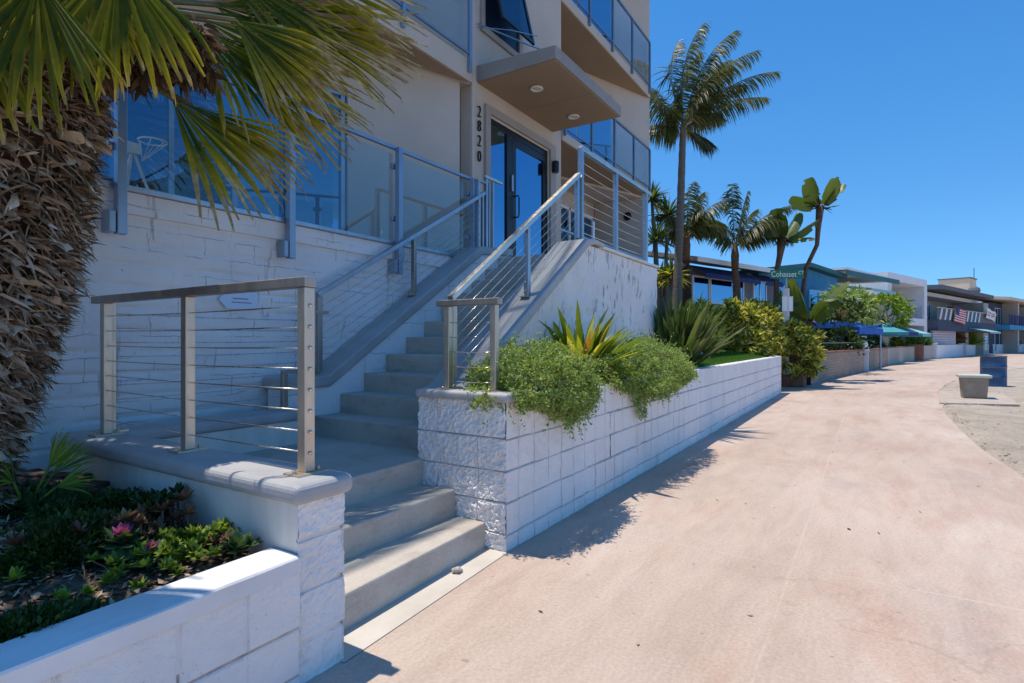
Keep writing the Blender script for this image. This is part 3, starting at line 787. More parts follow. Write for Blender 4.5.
balcony(10.2, 10.45, RA, 9.27, 14.18, 4.775, [9.32, 11.6, 14.05], 11.4, 10.3)  # top storey out of view, slab added for its shade
balcony(4.965, 5.27, LA, .9, 6.42, 4.735, [.95, 2.3, 3.65, 5.0, 6.33], 6.28, 5.08)
balcony(7.58, 7.85, LA, .9, 6.42, 4.735, [.95, 2.7, 4.5, 6.33], 8.93, 7.66)
balcony(10.2, 10.45, LA, .9, 6.42, 4.735, [.95, 3.6, 6.33], 11.4, 10.3)  # unseen as well, added to cast shade from above
for z0, z1 in ((5.22, 7.25), (7.85, 9.9)):
    b = MB(); wallseg(b, RA, 1.45, 4.95, z0, z1, .03, out=.04)
    wf2 = b.build('window', M['alu'], ab)
    for t0, t1 in ((1.52, 2.6), (2.67, 3.75), (3.82, 4.88)):
        b = MB(); wallseg(b, RA, t0, t1, z0+.07, z1-.07, .008, out=.05); b.build('pane', M['win'], wf2)
# garden-floor porch under the right balcony
b = MB()
for x in (9.30, 10.7, 12.2, 13.55): b.box(x, x+.07, 6.10, 6.17, FLOOR, 4.55)
b.box(9.3, 13.6, 6.10, 6.17, 4.49, 4.55)
pd = b.build('window', M['white_plastic'], ab)
for x0, x1 in ((9.38, 10.69), (10.78, 12.19), (12.28, 13.54)):
    b = MB(); b.box(x0, x1, 6.13, 6.142, FLOOR, 4.48); b.build('pane', M['win'], pd)
b = MB()
z = FLOOR
while z < 4.9:
    b.prism([(13.90, z), (13.885, z), (13.90, z+.148)], 'y', 4.84, 6.2); z += .15
b.box(13.90, 14.18, 4.84, 6.2, FLOOR, 5.0)
b.build('siding', M['stucco_edge'], ab)
b = MB(); b.lathe((0, 0, 0), [(.10, 0), (.11, .03), (.08, .08), (.03, .09)], 18)
b.v = [(13.885-z, 5.27+x, 4.55+y) for x, y, z in b.v]; b.build('round_lamp', M['black_frame'], ab, smooth=True)
b = MB(); b.lathe((8.86, 4.70, 4.32), [(.055, 0), (.06, .01), (.06, .19), (.05, .2)], 16); b.box(8.84, 8.88, 4.71, 4.80, 4.38, 4.44); b.build('wall_lamp', M['black_frame'], ab)
b = MB()
b.box(9.3, 14.1, 4.86, 4.90, 3.40, 3.44)
for x in (9.32, 10.9, 12.5, 14.06): b.box(x, x+.04, 4.86, 4.90, FLOOR, 3.40)
for k in range(5): b.tube([(9.32, 4.88, 2.6+.15*k), (14.08, 4.88, 2.6+.15*k)], .004, 5)
b.build('porch_rail', M['alu'], ab)

# house number
def glyph(txt, size, ext, mat, name, parent, mtx, xs=1.0, align='CENTER'):
    c = bpy.data.curves.new(name, 'FONT'); c.body = txt; c.size = size; c.extrude = ext; c.align_x = align; c.resolution_u = 6; c.offset = -.022*size if name == 'numeral' else 0
    t = bpy.data.objects.new(name+'_t', c); COL.objects.link(t)
    dg = bpy.context.evaluated_depsgraph_get(); dg.update()
    me = bpy.data.meshes.new_from_object(t.evaluated_get(dg))
    bpy.data.objects.remove(t)
    me.transform(mtx @ Matrix.Diagonal((xs, 1, 1, 1)))
    me.materials.clear(); me.materials.append(mat)
    o = bpy.data.objects.new(name, me); COL.objects.link(o)
    if parent is not None:
        o.parent = parent
        if parent.type == 'EMPTY' and '_o' in parent: o.location = -Vector(parent['_o'])
    return o
for ch, zt in zip('2820', (4.744, 4.536, 4.320, 4.098)):
    mtx = Matrix.Translation((6.655, 4.775, zt-.165)) @ Matrix.Rotation(PI/2, 4, 'X')
    glyph(ch, .235, .012, M['numeral'], 'numeral', ab, mtx, .78)

# ------------------------------------------------------------------ glass railing on the patio wall
gr = thing('glass_railing', 'glass panel railing with blue grey posts on the white patio wall', 'railing', (3.8, 4.3, 2.1))
PX = [.48, 1.80, 3.12, 4.46, 5.79]
for x in PX:
    b = MB(); b.box(x-.03, x+.03, 4.225, 4.285, 2.05, 3.40)
    p = b.build('post', M['alu'], gr, bevel=.004)
    b = MB(); b.box(x-.075, x-.035, 4.235, 4.36, 2.06, 2.20); b.build('bracket', M['alu'], p, bevel=.003)
    for z in (2.62, 3.18):
        b = MB(); b.box(x-.06, x+.06, 4.29, 4.33, z, z+.05); b.build('clamp', M['cool_steel'], p, bevel=.004)
b = MB(); b.box(-.9, 5.82, 4.285, 4.325, 3.385, 3.42); b.build('top_rail', M['alu'], gr, bevel=.004)
b = MB(); b.box(-.9, 5.80, 4.29, 4.335, 2.365, 2.405); b.build('bottom_rail', M['cool_steel'], gr, bevel=.004)
for x0, x1 in zip([-.85]+PX, PX):
    b = MB(); b.box(x0+.05, x1-.05, 4.302, 4.312, 2.406, 3.33); b.build('glass_panel', M['clear'], gr)

# ------------------------------------------------------------------ cable railings
def post(parent, x, y, z0, z1, w=.05, mat='rail_post', plate=True, fit=None, d=None):
    d = d or w
    b = MB(); b.box(x-w/2, x+w/2, y-d/2, y+d/2, z0+.008, z1); p = b.build('post', M[mat], parent, bevel=.004)
    if plate:
        b = MB(); b.box(x-.075, x+.075, y-.05, y+.05, z0-.002, z0+.008)
        for sx in (-.058, .058): b.lathe((x+sx, y, z0+.008), [(.009, 0), (.009, .010), (.005, .014)], 8)
        b.build('base_plate', M['rail_post'], p)
    if fit:
        for z in fit:
            b = MB(); b.lathe((0, 0, 0), [(.0085, 0), (.0085, .006), (.004, .010)], 10)
            b.v = [(x+xx, y-d/2-zz, z+yy) for xx, yy, zz in b.v]; b.build('fitting', M['steel'], p, smooth=True)
    return p
def cable(parent, a, b_, r=.0032):
    b = MB(); a, b_ = Vector(a), Vector(b_)
    pts = [a.lerp(b_, k/6)-Vector((0, 0, .006*4*(k/6)*(1-k/6))) for k in range(7)]
    b.tube(pts, r, 6); return b.build('cable', M['cable'], parent, smooth=True)

rl = thing('cable_railing', 'brown steel cable railing on the landing wall with a blue arrow sign behind', 'railing', (1.5, 2.0, .78))
rl['label'] = 'weathered steel cable railing standing on the low landing wall'
CZ = [.868+.0873*k for k in range(8)]
RX = 1.53
post(rl, RX, 1.985, .782, 1.555, fit=CZ); post(rl, RX, 2.90, .782, 1.555); post(rl, RX, 3.79, .782, 1.555); post(rl, 1.60, 3.90, .782, 1.57, .04)
b = MB(); b.box(RX-.028, RX+.028, 1.955, 3.93, 1.556, 1.598); b.build('handrail', M['rail_top'], rl, bevel=.004)
for z in CZ: cable(rl, (RX, 2.01, z), (RX, 3.79, z))
for k, z in enumerate(CZ): cable(rl, (1.62, 3.90, z+.02), (3.15, 4.0, z+.03))
post(rl, 3.17, 4.06, 1.03, 1.585, .035, 'rail_top', plate=False)
b = MB(); b.box(3.15, 3.36, 4.05, 4.08, 1.572, 1.60); b.build('rail_link', M['rail_top'], rl)
post(rl, 2.86, 3.985, .782, 1.075, .045, 'rail_top', plate=False)
b = MB(); b.box(2.84, 3.1, 3.97, 4.0, 1.076, 1.10); b.build('rail_link', M['rail_top'], rl)

ls = thing('stair_railing', 'steel cable stair railing on the left stair wall near the patio glass', 'railing', (4.6, 4.2, 1.4))
post(ls, 3.375, 4.2, 1.03, 1.735, .045, 'rail_top'); post(ls, 4.63, 4.2, 1.83, 2.46, .045, 'rail_top')
s = (3.235-1.75)/(5.95-3.375)
b = MB(); b.bar((3.355, 4.2, 1.75), (5.96, 4.2, 3.245), .05, .045); b.build('handrail', M['cool_steel'], ls, bevel=.004)
for k in range(7):
    z = 1.13+.083*k; cable(ls, (3.375, 4.2, z), (5.85, 4.2, z+s*2.475))
for x, zt, w in ((5.83, 3.36, .04), (5.92, 3.22, .03), (6.0, 3.44, .04), (6.07, 3.40, .02), (6.15, 3.43, .035)):
    post(ls, x, 4.2, 2.49, zt, w, 'cool_steel', plate=False, fit=[2.6+.09*k for k in range(8)] if x == 5.83 else None)
b = MB(); b.box(5.96, 6.36, 4.175, 4.225, 3.441, 3.475); b.build('handrail', M['steel'], ls, bevel=.003)
b = MB(); b.box(5.80, 5.99, 4.185, 4.215, 3.362, 3.392); b.build('rail_link', M['rail_top'], ls)

rs = thing('stair_railing', 'shiny steel cable stair railing on the right stair wall above the flax', 'railing', (4.6, 2.72, 1.4))
post(rs, 3.44, 2.72, 1.0, 1.645, .05, 'rail_post'); post(rs, 4.56, 2.72, 1.745, 2.40, .05, 'cool_steel')
post(rs, 5.625, 2.72, 2.45, 3.12, .045, 'cool_steel', plate=False); post(rs, 5.725, 2.72, 2.455, 3.485, .055, 'cool_steel', fit=[2.56+.11*k for k in range(8)])
s = (3.14-1.67)/(5.63-3.44)
b = MB(); b.bar((3.41, 2.72, 1.66), (5.67, 2.72, 3.175), .055, .045); b.build('handrail', M['steel'], rs, bevel=.005)
for k in range(7):
    z = 1.085+.083*k; cable(rs, (3.44, 2.72, z), (5.62, 2.72, z+s*2.18))
lv = thing('landing_railing', 'level steel cable railing along the upper landing edge', 'railing', (6.9, 2.72, 2.42))
post(lv, 6.74, 2.72, 2.43, 3.45, .055, 'cool_steel'); post(lv, 7.86, 2.72, 2.43, 3.45, .065, 'cool_steel')
b = MB(); b.box(5.70, 8.06, 2.69, 2.75, 3.452, 3.50); b.build('handrail', M['steel'], lv, bevel=.004)
for k in range(8): cable(lv, (5.75, 2.72, 2.55+.112*k), (7.84, 2.72, 2.55+.112*k), .004)

pr_ = thing('pier_railing', 'short steel cable railing on the cap of the planter pier', 'railing', (3.06, 2.25, 1.0))
post(pr_, 3.06, 2.46, 1.003, 1.572, .045); post(pr_, 3.06, 2.075, 1.003, 1.572, .045, fit=None)
b = MB(); b.box(3.035, 3.09, 2.03, 2.55, 1.573, 1.615); b.build('handrail', M['rail_top'], pr_, bevel=.004)
for k in range(5): cable(pr_, (3.06, 2.1, 1.06+.1*k), (3.06, 2.44, 1.06+.1*k))

# ------------------------------------------------------------------ arrow sign, wire frame on the patio, stone
sg = thing('arrow_sign', 'white arrow-shaped sign on the white patio wall behind the railing', 'sign', (2.7, 4.32, 1.65))
b = MB(); b.prism([(2.515, 1.665), (2.58, 1.735), (2.85, 1.735), (2.85, 1.595), (2.58, 1.595)], 'y', 4.318, 4.326); b.build('board', M['sign_face'], sg)
b = MB(); b.box(2.63, 2.76, 4.3155, 4.3175, 1.672, 1.682); b.box(2.62, 2.79, 4.3155, 4.3175, 1.642, 1.650); b.build('lettering', M['grey_ink'], sg)
wfm = thing('wire_stand', 'white wire stand behind the patio glass beside the palm', 'stand', (2.2, 4.8, 2.37))
b = MB()
a0, a1, a2 = (2.00, 4.75, 2.375), (2.28, 4.8, 2.375), (2.12, 4.95, 2.375); hub = (2.12, 4.82, 2.82)
for p in (a0, a1, a2): b.tube([p, hub], .011, 6)
b.build('leg', M['white_plastic'], wfm)
b = MB(); b.tube([(2.28+.10*math.cos(a), 4.85+.10*math.sin(a), 2.93) for a in [2*PI*k/20 for k in range(21)]], .008, 6, cap=False)
for k in range(6): b.tube([(2.28+.10*math.cos(k*PI/3), 4.85+.10*math.sin(k*PI/3), 2.93), (2.2, 4.84, 2.75)], .004, 5)
b.build('basket', M['white_plastic'], wfm)
b = MB(); b.box(1.9, 2.16, 4.78, 4.84, 2.78, 2.86); b.build('bracket', M['white_plastic'], wfm)

def rock(name, c, r, label, cat, mat='rock', seed=0, sq=(1, 1, .7), group=None):
    bm = bmesh.new(); bmesh.ops.create_icosphere(bm, subdivisions=3, radius=1)
    for v in bm.verts:
        q = v.co*1.3+Vector((seed*7.1, 0, 0)); k = 1+.45*noise.noise(q)+.15*noise.noise(q*3)
        v.co = Vector((v.co.x*k*sq[0], v.co.y*k*sq[1], v.co.z*k*sq[2]))*r
    me = bpy.data.meshes.new(name); bm.to_mesh(me); bm.free(); me.materials.append(M[mat])
    o = bpy.data.objects.new(name, me); COL.objects.link(o); o.location = c
    return tag(o, label, cat, group)
rock('stone', (2.57, 2.0, .018), .028, 'small tan stone lying at the foot of the lowest step', 'stone', seed=3)
rock('rock', (.83, 2.72, .56), .085, 'pale rock half buried in the palm bed', 'rock', seed=5, sq=(1.2, 1, .6))
# ------------------------------------------------------------------ plant builders
def UNIT(a, e): return Vector((math.cos(a)*math.cos(e), math.sin(a)*math.cos(e), math.sin(e)))
def strip(mb, pts, wid, side, fold=0.0, nrm=None, mi=0, tipmi=None, tipfrom=.85, goldmi=None, goldfrom=2):
    """a leaf blade: centre line pts, half widths wid, a fold along the midrib"""
    n = len(pts); vs = []
    for p, w in zip(pts, wid):
        up = (nrm or Vector((0, 0, 1)))*abs(w)*fold
        vs += [p-side*w+up, p, p+side*w+up]
    o = len(mb.v); mb.v += [tuple(v) for v in vs]
    for k in range(n-1):
        f = (k+1)/(n-1); m = tipmi if (tipmi is not None and f > tipfrom) else (goldmi if (goldmi is not None and f > goldfrom) else mi)
        a = o+3*k
        mb.f += [(a, a+1, a+4, a+3), (a+1, a+2, a+5, a+4)]; mb.mi += [m, m]
def arch(base, d, L, droop, n, R=None, wave=0.0):
    pts = []; p = Vector(base); dd = Vector(d)
    st = L/n
    for k in range(n+1):
        pts.append(p.copy()); p = p+dd*st
        dd = (dd+Vector((0, 0, -droop/n*(k+1)/n*2))).normalized()
    return pts
def strap_clump(mb, c, n, L, w, emin, emax, droop, R, fold=.35, spread=.05, az=(0, 2*PI), nseg=5):
    for i in range(n):
        a = R.uniform(*az); e = R.uniform(emin, emax); l = L*R.uniform(.65, 1.1)
        d = UNIT(a, e); b = Vector(c)+Vector((math.cos(a), math.sin(a), 0))*R.uniform(0, spread)
        pts = arch(b, d, l, droop*R.uniform(.5, 1.5), nseg)
        side = Vector((-math.sin(a), math.cos(a), 0)); tw = R.uniform(-.7, .7)
        side = (side*math.cos(tw)+d.cross(side)*math.sin(tw)).normalized()
        ww = [w*R.uniform(.8, 1.2)*x for x in [.45]+[.75+.35*math.sin(PI*k/nseg) for k in range(1, nseg)]+[.03]]
        ww[-2] *= .75
        strip(mb, pts, ww, side, fold, d.cross(side)*-1)

def fan(mb, H, D, N, L, spread, nseg, R, droop=.5, tipmi=1, join=.5, torn=.15, cup=.15):
    """palmate blade: folded segments radiate from the hastula H, main direction D, upper side N"""
    D = D.normalized(); S = N.cross(D).normalized(); N = D.cross(S).normalized()
    dph = 2*spread/nseg
    for i in range(nseg):
        ph = -spread+dph*(i+.5)+R.uniform(-.01, .01)
        d = (D*math.cos(ph)+S*math.sin(ph)+N*cup*R.uniform(.6, 1.4)).normalized()
        sd = (-D*math.sin(ph)+S*math.cos(ph)).normalized()
        l = L*(.72+.28*math.cos(ph*.8))*R.uniform(.88, 1.06)
        if R.random() < torn: l *= R.uniform(.6, .9)
        n = 12; pts = []; p = Vector(H); dd = d.copy(); st_ = l/n; dr = droop*R.uniform(.5, 1.7)
        for k in range(n+1):
            pts.append(p.copy()); p = p+dd*st_
            if k/n > .42: dd = (dd+Vector((0, 0, -dr*.20))+sd*R.uniform(-.05, .05)).normalized()
        ww = []
        for k in range(n+1):
            t = k/n; r = t*l
            w = min(r, join*L)*math.tan(dph/2)*1.02
            if t > join: w *= max(.10, 1-(t-join)/(1-join))**.55
            ww.append(max(w, .0015))
        strip(mb, pts, ww, sd, .6, N)
        sh = R.uniform(-.16, .12)
        if not hasattr(mb, 'tip'): mb.tip = []
        for k in range(n+1): mb.tip += [k/n+sh+.03, k/n+sh-.03, k/n+sh+.03]
        if tipmi and R.random() < .55:      # frayed thread beside the tip
            q = pts[-2]+sd*ww[-2]; strip(mb, arch(q, (pts[-1]-pts[-2]).normalized(), l*R.uniform(.06, .16), 1.6, 3), [.003, .003, .002, .001], sd, .2, N)
            mb.tip += [1.1]*12

def feather(ml, ms, base, az, e0, L, droop, nl, ll, lw, R, wind=Vector((0, 0, 0)), hang=.5, vee=.5, rr=.012, blow=.35):
    """pinnate frond: arching rachis in ms, leaflets in ml"""
    n = 12; pts = []; p = Vector(base); d = UNIT(az, e0)
    for k in range(n+1):
        pts.append(p.copy()); p = p+d*(L/n)
        d = (d+Vector((0, 0, -droop/n*(.4+1.6*k/n)))+wind*(blow*k/n/n)).normalized()
    ms.tube(pts, [rr*(1-.85*k/n) for k in range(n+1)], 5, cap=False)
    for i in range(nl):
        t = .14+.86*(i+R.random()*.5)/nl; f = t*n; k = min(int(f), n-1); q = pts[k].lerp(pts[k+1], f-k)
        tg = (pts[k+1]-pts[k]).normalized()
        sd = tg.cross(Vector((0, 0, 1)));
        if sd.length < .05: sd = Vector((math.sin(az), -math.cos(az), 0))
        sd.normalize(); up = sd.cross(tg)
        for sg in (-1, 1):
            dd = (sd*sg*.85+tg*(.55+.3*t)+up*vee*R.uniform(.4, 1.2)+Vector((0, 0, -hang*R.uniform(.4, 1.1)))+wind*.6).normalized()
            l = ll*(math.sin(PI*min(1, .22+.72*t))**.6)*R.uniform(.8, 1.1)
            pp = arch(q, dd, l, hang*1.1, 3)
            s2 = dd.cross(up+Vector((.01, 0, .02))).normalized()
            strip(ml, pp, [lw*.5, lw, lw*.75, lw*.06], s2, .3, up)

def paddle(mb, base, az, e0, L, wid, droop, R, pet=.4, ms=None, mi=0, curl=.25, torn=True):
    """banana-like leaf: petiole then a broad blade"""
    d = UNIT(az, e0); b = Vector(base)
    tip = b+d*pet
    if ms is not None: ms.tube([b, b+d*pet*.5, tip], [.028, .02, .014], 6)
    n = 12; pts = arch(tip, d, L, droop, n)
    side = Vector((-math.sin(az), math.cos(az), 0)); roll = R.uniform(-.6, .6)
    side = (side*math.cos(roll)+d.cross(side)*math.sin(roll)).normalized()
    o = len(mb.v); m = 4
    for k in range(n+1):
        t = k/n; w = wid*(math.sin(PI*min(1, .08+t*.86))**.40)
        tg = (pts[min(k+1, n)]-pts[max(k-1, 0)]).normalized(); nn = side.cross(tg)
        for j in range(-m, m+1):
            u = j/m
            wob = 0.02*noise.noise(Vector((k*1.1, j*.7, L*9+az)))*L
            mb.v.append(tuple(pts[k]+side*w*u*(1-.12*abs(u))+nn*(curl*w*abs(u)**1.2+wob)))
    c = 2*m+1; cuts = {(k, sd): R.choice([1, 2, 2, 3]) for k in range(2, n) for sd in (True, False) if R.random() < .22}
    for k in range(n):
        for j in range(2*m):
            if torn and ((k, j < m) in cuts) and abs(j-m+.5) > cuts[(k, j < m)]: continue
            mb.f.append((o+k*c+j, o+k*c+j+1, o+(k+1)*c+j+1, o+(k+1)*c+j)); mb.mi.append(mi)
def leaf4(mb, p, d, side, l, w, mi=0):
    o = len(mb.v); q = p+d*l*.5
    nn = d.cross(side)*w*.35
    mb.v += [tuple(p), tuple(q-side*w+nn), tuple(p+d*l), tuple(q+side*w+nn), ]
    mb.f.append((o, o+1, o+2, o+3)); mb.mi.append(mi)
def rdir(R):
    z = R.uniform(-1, 1); a = R.uniform(0, 2*PI); r = math.sqrt(1-z*z); return Vector((r*math.cos(a), r*math.sin(a), z))

# ------------------------------------------------------------------ fan palm in the left bed
AX = Vector((.77, 3.44, 0))
fp = thing('fan_palm', 'shaggy fan palm with a fat trunk of dry leaf bases in the left bed', 'palm tree', (AX.x, AX.y, .5))
R = random.Random(42)
def trunk_r(z):
    pts = [(.4, .15), (.75, .20), (1.0, .27), (1.35, .37), (1.7, .44), (2.0, .47), (2.35, .49), (2.6, .50), (2.85, .40), (3.0, .25)]
    for (a, b), (c, d) in zip(pts, pts[1:]):
        if z <= c: return b+(d-b)*max(0, z-a)/(c-a)
    return .2
def lean(z): return Vector((.05*max(0, z-1.2), -.02*max(0, z-1.5), 0))
b = MB(); zz = [.4+.1*k for k in range(27)]
b.tube([AX+lean(z)+Vector((0, 0, z)) for z in zz], [trunk_r(z)*.86 for z in zz], 28)
tk = b.build('trunk', M['bark_dark'], fp, smooth=True)
b = MB()
def boot(mb, z, a, R, hi=False):
    r = trunk_r(z)*R.uniform(.86, 1.02)
    c = AX+lean(z)+Vector((math.cos(a)*r, math.sin(a)*r, z))
    out = Vector((math.cos(a), math.sin(a), 0)); sd = Vector((-math.sin(a), math.cos(a), 0))
    k = R.uniform(-.45, .45); s2 = (sd*math.cos(k)+Vector((0, 0, 1))*math.sin(k)).normalized()
    d = (out*R.uniform(.5, 1.3)+Vector((0, 0, -1))*R.uniform(-.25, .9)+sd*R.uniform(-.6, .6)).normalized()
    L = R.uniform(.035, .11); w = R.uniform(.006, .020)
    pts = arch(c-d*.03, d, L, R.uniform(-.5, 1.2), 4)
    e = R.random()
    if e < .55: ww = [w*.7, w*.9, w*1.1, w*1.25, w*R.uniform(.5, 1.2)]
    else: ww = [w*.5, w*.6, w*.5, w*.35, w*.1]
    strip(mb, pts, ww, s2, R.uniform(-.5, .6), out)
def stub(mb, z, a, R):
    """one cut leaf base: a broad blunt tongue standing out of the trunk"""
    r = trunk_r(z)*R.uniform(.90, 1.0)
    c = AX+lean(z)+Vector((math.cos(a)*r, math.sin(a)*r, z)); out = Vector((math.cos(a), math.sin(a), 0)); sd = Vector((-math.sin(a), math.cos(a), 0))
    k = R.gauss(0, .4); s2 = (sd*math.cos(k)+Vector((0, 0, 1))*math.sin(k)).normalized()
    d = (out*R.uniform(.6, 1.0)+Vector((0, 0, -1))*R.uniform(-.1, 1.0)+sd*R.uniform(-.5, .5)).normalized()
    L = R.uniform(.05, .12); w = R.uniform(.013, .030); pts = arch(c-d*.04, d, L, R.uniform(-.3, 1.0), 4)
    strip(mb, pts, [w*.8, w*.75, w*.85, w*1.05, w*R.uniform(.55, 1.25)], s2, R.uniform(.1, .7)*R.choice([1, 1, -1]), out)
    if R.random() < .5:    # split horn beside the tongue
        q = pts[-1]+s2*w*.8; strip(mb, arch(q, (d+s2*.5).normalized(), L*.35, .5, 2), [w*.3, w*.2, .001], s2, .2, out)
n = 0
for k in range(1500):
    z = .44+2.15*k/1500; a = (k*2.39996) % (2*PI)
    if a > PI: a -= 2*PI
    if -PI*.98 < a < PI*.5: stub(b, z+R.gauss(0, .012), a+R.gauss(0, .05), R)
bo = b.build('leaf_base', M['boot'], fp, smooth=True); bo['kind'] = 'stuff'
b = MB()
for i in range(9000):
    z = .42+2.2*R.random(); a = R.uniform(-PI*.98, PI*.5); r = trunk_r(z)*R.uniform(.86, .97)
    out = Vector((math.cos(a), math.sin(a), 0)); sd = Vector((-math.sin(a), math.cos(a), 0)); c = AX+lean(z)+out*r+Vector((0, 0, z))
    d = (out*R.uniform(.2, .8)+Vector((0, 0, -1))*R.uniform(-.2, 1)+sd*R.uniform(-.9, .9)).normalized(); w = R.uniform(.0025, .008)
    strip(b, arch(c, d, R.uniform(.05, .13), R.uniform(0, 1.5), 3), [w, w, w*.8, w*.2], d.cross(out+rdir(R)*.3).normalized(), .3, out)
bo = b.build('fibre', M['fibre'], fp, smooth=True); bo['kind'] = 'stuff'
b = MB()
for i in range(1500):
    z = R.uniform(2.3, 2.95); a = R.uniform(-PI, PI)
    boot(b, z, a, R)
# brown fibre hanging out under the crown on the right
for i in range(5200):
    t = R.random(); c = Vector((.95+.66*t, 3.15-.22*t, 2.62+.12*t+.34*R.random()*(1-t*.5)))+rdir(R)*R.uniform(.02, .18)*(1.2-.7*t)
    d = (rdir(R)+Vector((.2, 0, -.9))).normalized(); s2 = d.cross(rdir(R)).normalized()
    pts = arch(c, d, R.uniform(.05, .13), .5, 3); w = R.uniform(.006, .02)
    strip(b, pts, [w*.6, w, w*.8, w*.1], s2, .3, None)
bh = b.build('crown_fibre', M['boot_hi'], fp, smooth=True); bh['kind'] = 'stuff'
CROWN = Vector((.92, 3.36, 2.82))
def frond(H, D, N, L, spread, nseg, droop, seed, cup=.12, check=True, join=.6):
    """one fan leaf; a leaf of the upper crown whose shadow would fall on the steps is left off"""
    R2 = random.Random(seed)
    m = MB(); fan(m, Vector(H), Vector(D), Vector(N), L, spread, nseg, R2, droop, 1, join, .15, cup)
    sh = .20 if seed in (1, 2, 3, 4, 12, 10, 16, 17, 18) else -.10
    m.tip = [v+sh for v in m.tip]
    bad = 0
    for x, y, z in m.v:
        X, Y = x+.05*(z-.3), y-.22*(z-.3)  # where this leaf point's shadow lands; decides which unseen leaves stay
        if (X > 1.62 and Y < (2.45 if X < 2.9 else 2.2)) or (1.05 < X <= 1.62 and Y < 2.15) or Y < 1.5: bad += 1
    bad /= len(m.v)
    if check and bad > .04: return None
    if not check and bad > .01: print('frond', seed, 'over the steps', round(bad, 2))
    o = m.build('frond', M['fan'], fp, smooth=True)
    Hv = Vector(H); mid = (CROWN+Hv)*.5+Vector((0, 0, .06))
    s_ = MB(); s_.tube([CROWN, mid, Hv, Hv+Vector(D).normalized()*.06], [.022, .016, .013, .006], 6)
    s_.build('stalk', M['petiole'], o, smooth=True)
    return o
def fr(u0, v0, d0, u1, v1, d1, L, spread, nseg, droop, seed, N=(0, 0, 1), cup=.12):
    a, c = at(u0, v0, d0), at(u1, v1, d1)
    frond(a, c-a, N, L, spread, nseg, droop, seed, cup, False)
# the blades in view: hastula and where the middle of the blade points
fr(268, 8, 3.95, 420, 60, 4.5, 1.12, .80, 25, .14, 1, (-.2, -.9, .35))
fr(225, 48, 3.6, 360, 132, 4.2, 1.02, .76, 24, .18, 2, (-.2, -.9, .35))
fr(222, -32, 3.45, 310, 40, 3.8, .85, .85, 26, .3, 15, (-.2, -.9, .4))
fr(300, 25, 3.95, 405, 92, 4.35, .80, .6, 20, .16, 17, (-.2, -.9, .35))
fr(240, 68, 3.5, 345, 160, 3.9, .80, .55, 18, .2, 18, (-.2, -.9, .35))
fr(205, 20, 3.2, 270, 70, 3.4, .62, .8, 22, .3, 19, (-.2, -.9, .4))
fr(172, 98, 3.0, 285, 225, 3.25, .80, .62, 17, .28, 3, (-.3, -.8, .5))
fr(190, 105, 3.1, 320, 190, 3.4, .70, .45, 12, .25, 16, (-.3, -.8, .5))
fr(285, -34, 3.95, 420, 4, 4.55, 1.02, .8, 26, .16, 4, (-.2, -.9, .35))
fr(215, 5, 3.4, 330, 70, 3.85, .9, .85, 26, .25, 12, (-.2, -.9, .4))
fr(85, -40, 2.4, 78, 80, 2.4, .56, .75, 24, .5, 14, (-.5, -.8, .4))
fr(200, 30, 3.1, 290, 130, 3.35, .68, .75, 22, .35, 5, (-.2, -.95, .3))
fr(38, -22, 2.15, 30, 120, 2.1, .60, .7, 20, .45, 6, (-.6, -.8, .3))
fr(118, -40, 2.3, 112, 70, 2.3, .58, .95, 20, .5, 7, (-.5, -.8, .4))
fr(-40, 10, 2.2, -70, 140, 2.1, .6, .9, 18, .5, 8, (-.6, -.8, .3))
fr(60, -40, 2.3, 58, 80, 2.25, .55, .9, 20, .5, 9, (-.5, -.8, .4))
fr(235, 20, 3.2, 330, 110, 3.55, .72, .85, 24, .3, 10, (-.3, -.9, .4))
# the rest of the crown, unseen above the frame, shaped for the shadows it casts
R = random.Random(77)
for k in range(20):
    a = 2*PI*k*.618+R.uniform(-.2, .2); e = R.uniform(.0, 1.25)
    d = UNIT(a, e); pet = R.uniform(.5, .8)
    H = CROWN+Vector((0, 0, .12))+d*pet
    if H.x+d.x*.8 > 1.35: continue
    if H.z < 3.05: H.z = 3.05+R.uniform(0, .2)
    D = (d+Vector((0, 0, -.35))).normalized()
    frond(H, D, Vector((0, 0, 1))-d*d.z+Vector((0, 0, .01)), R.uniform(.7, .85), 1.15, 24, .4, 100+k)

# ------------------------------------------------------------------ small planting of the palm bed
R = random.Random(8)
# chips and litter on the soil
b = MB()
for i in range(9000):
    x = R.uniform(-.3, 1.38); y = R.uniform(1.98, 4.0)
    if R.random() > 1.3-(y-2)*.35: continue
    d = rdir(R); d.z *= .25; d.normalize(); s2 = d.cross(Vector((R.uniform(-.5, .5), R.uniform(-.5, .5), 1))).normalized()
    leaf4(b, Vector((x, y, soil_z(x, y)+.004+R.uniform(0, .012))), d, s2, R.uniform(.015, .05), R.uniform(.004, .012))
o = b.build('mulch', M['mulch'], smooth=True); o['kind'] = 'stuff'
def rosette(mb, c, n, L, w, R, emin=.1, emax=1.3, droop=.3):
    for i in range(n):
        a = R.uniform(0, 2*PI); e = emin+(emax-emin)*(i/n); d = UNIT(a, e)
        s2 = Vector((-math.sin(a), math.cos(a), 0))
        pts = arch(c, d, L*R.uniform(.7, 1.1), droop, 3)
        strip(mb, pts, [w*.4, w, w*.9, w*.1], s2, .3, d.cross(s2)*-1)
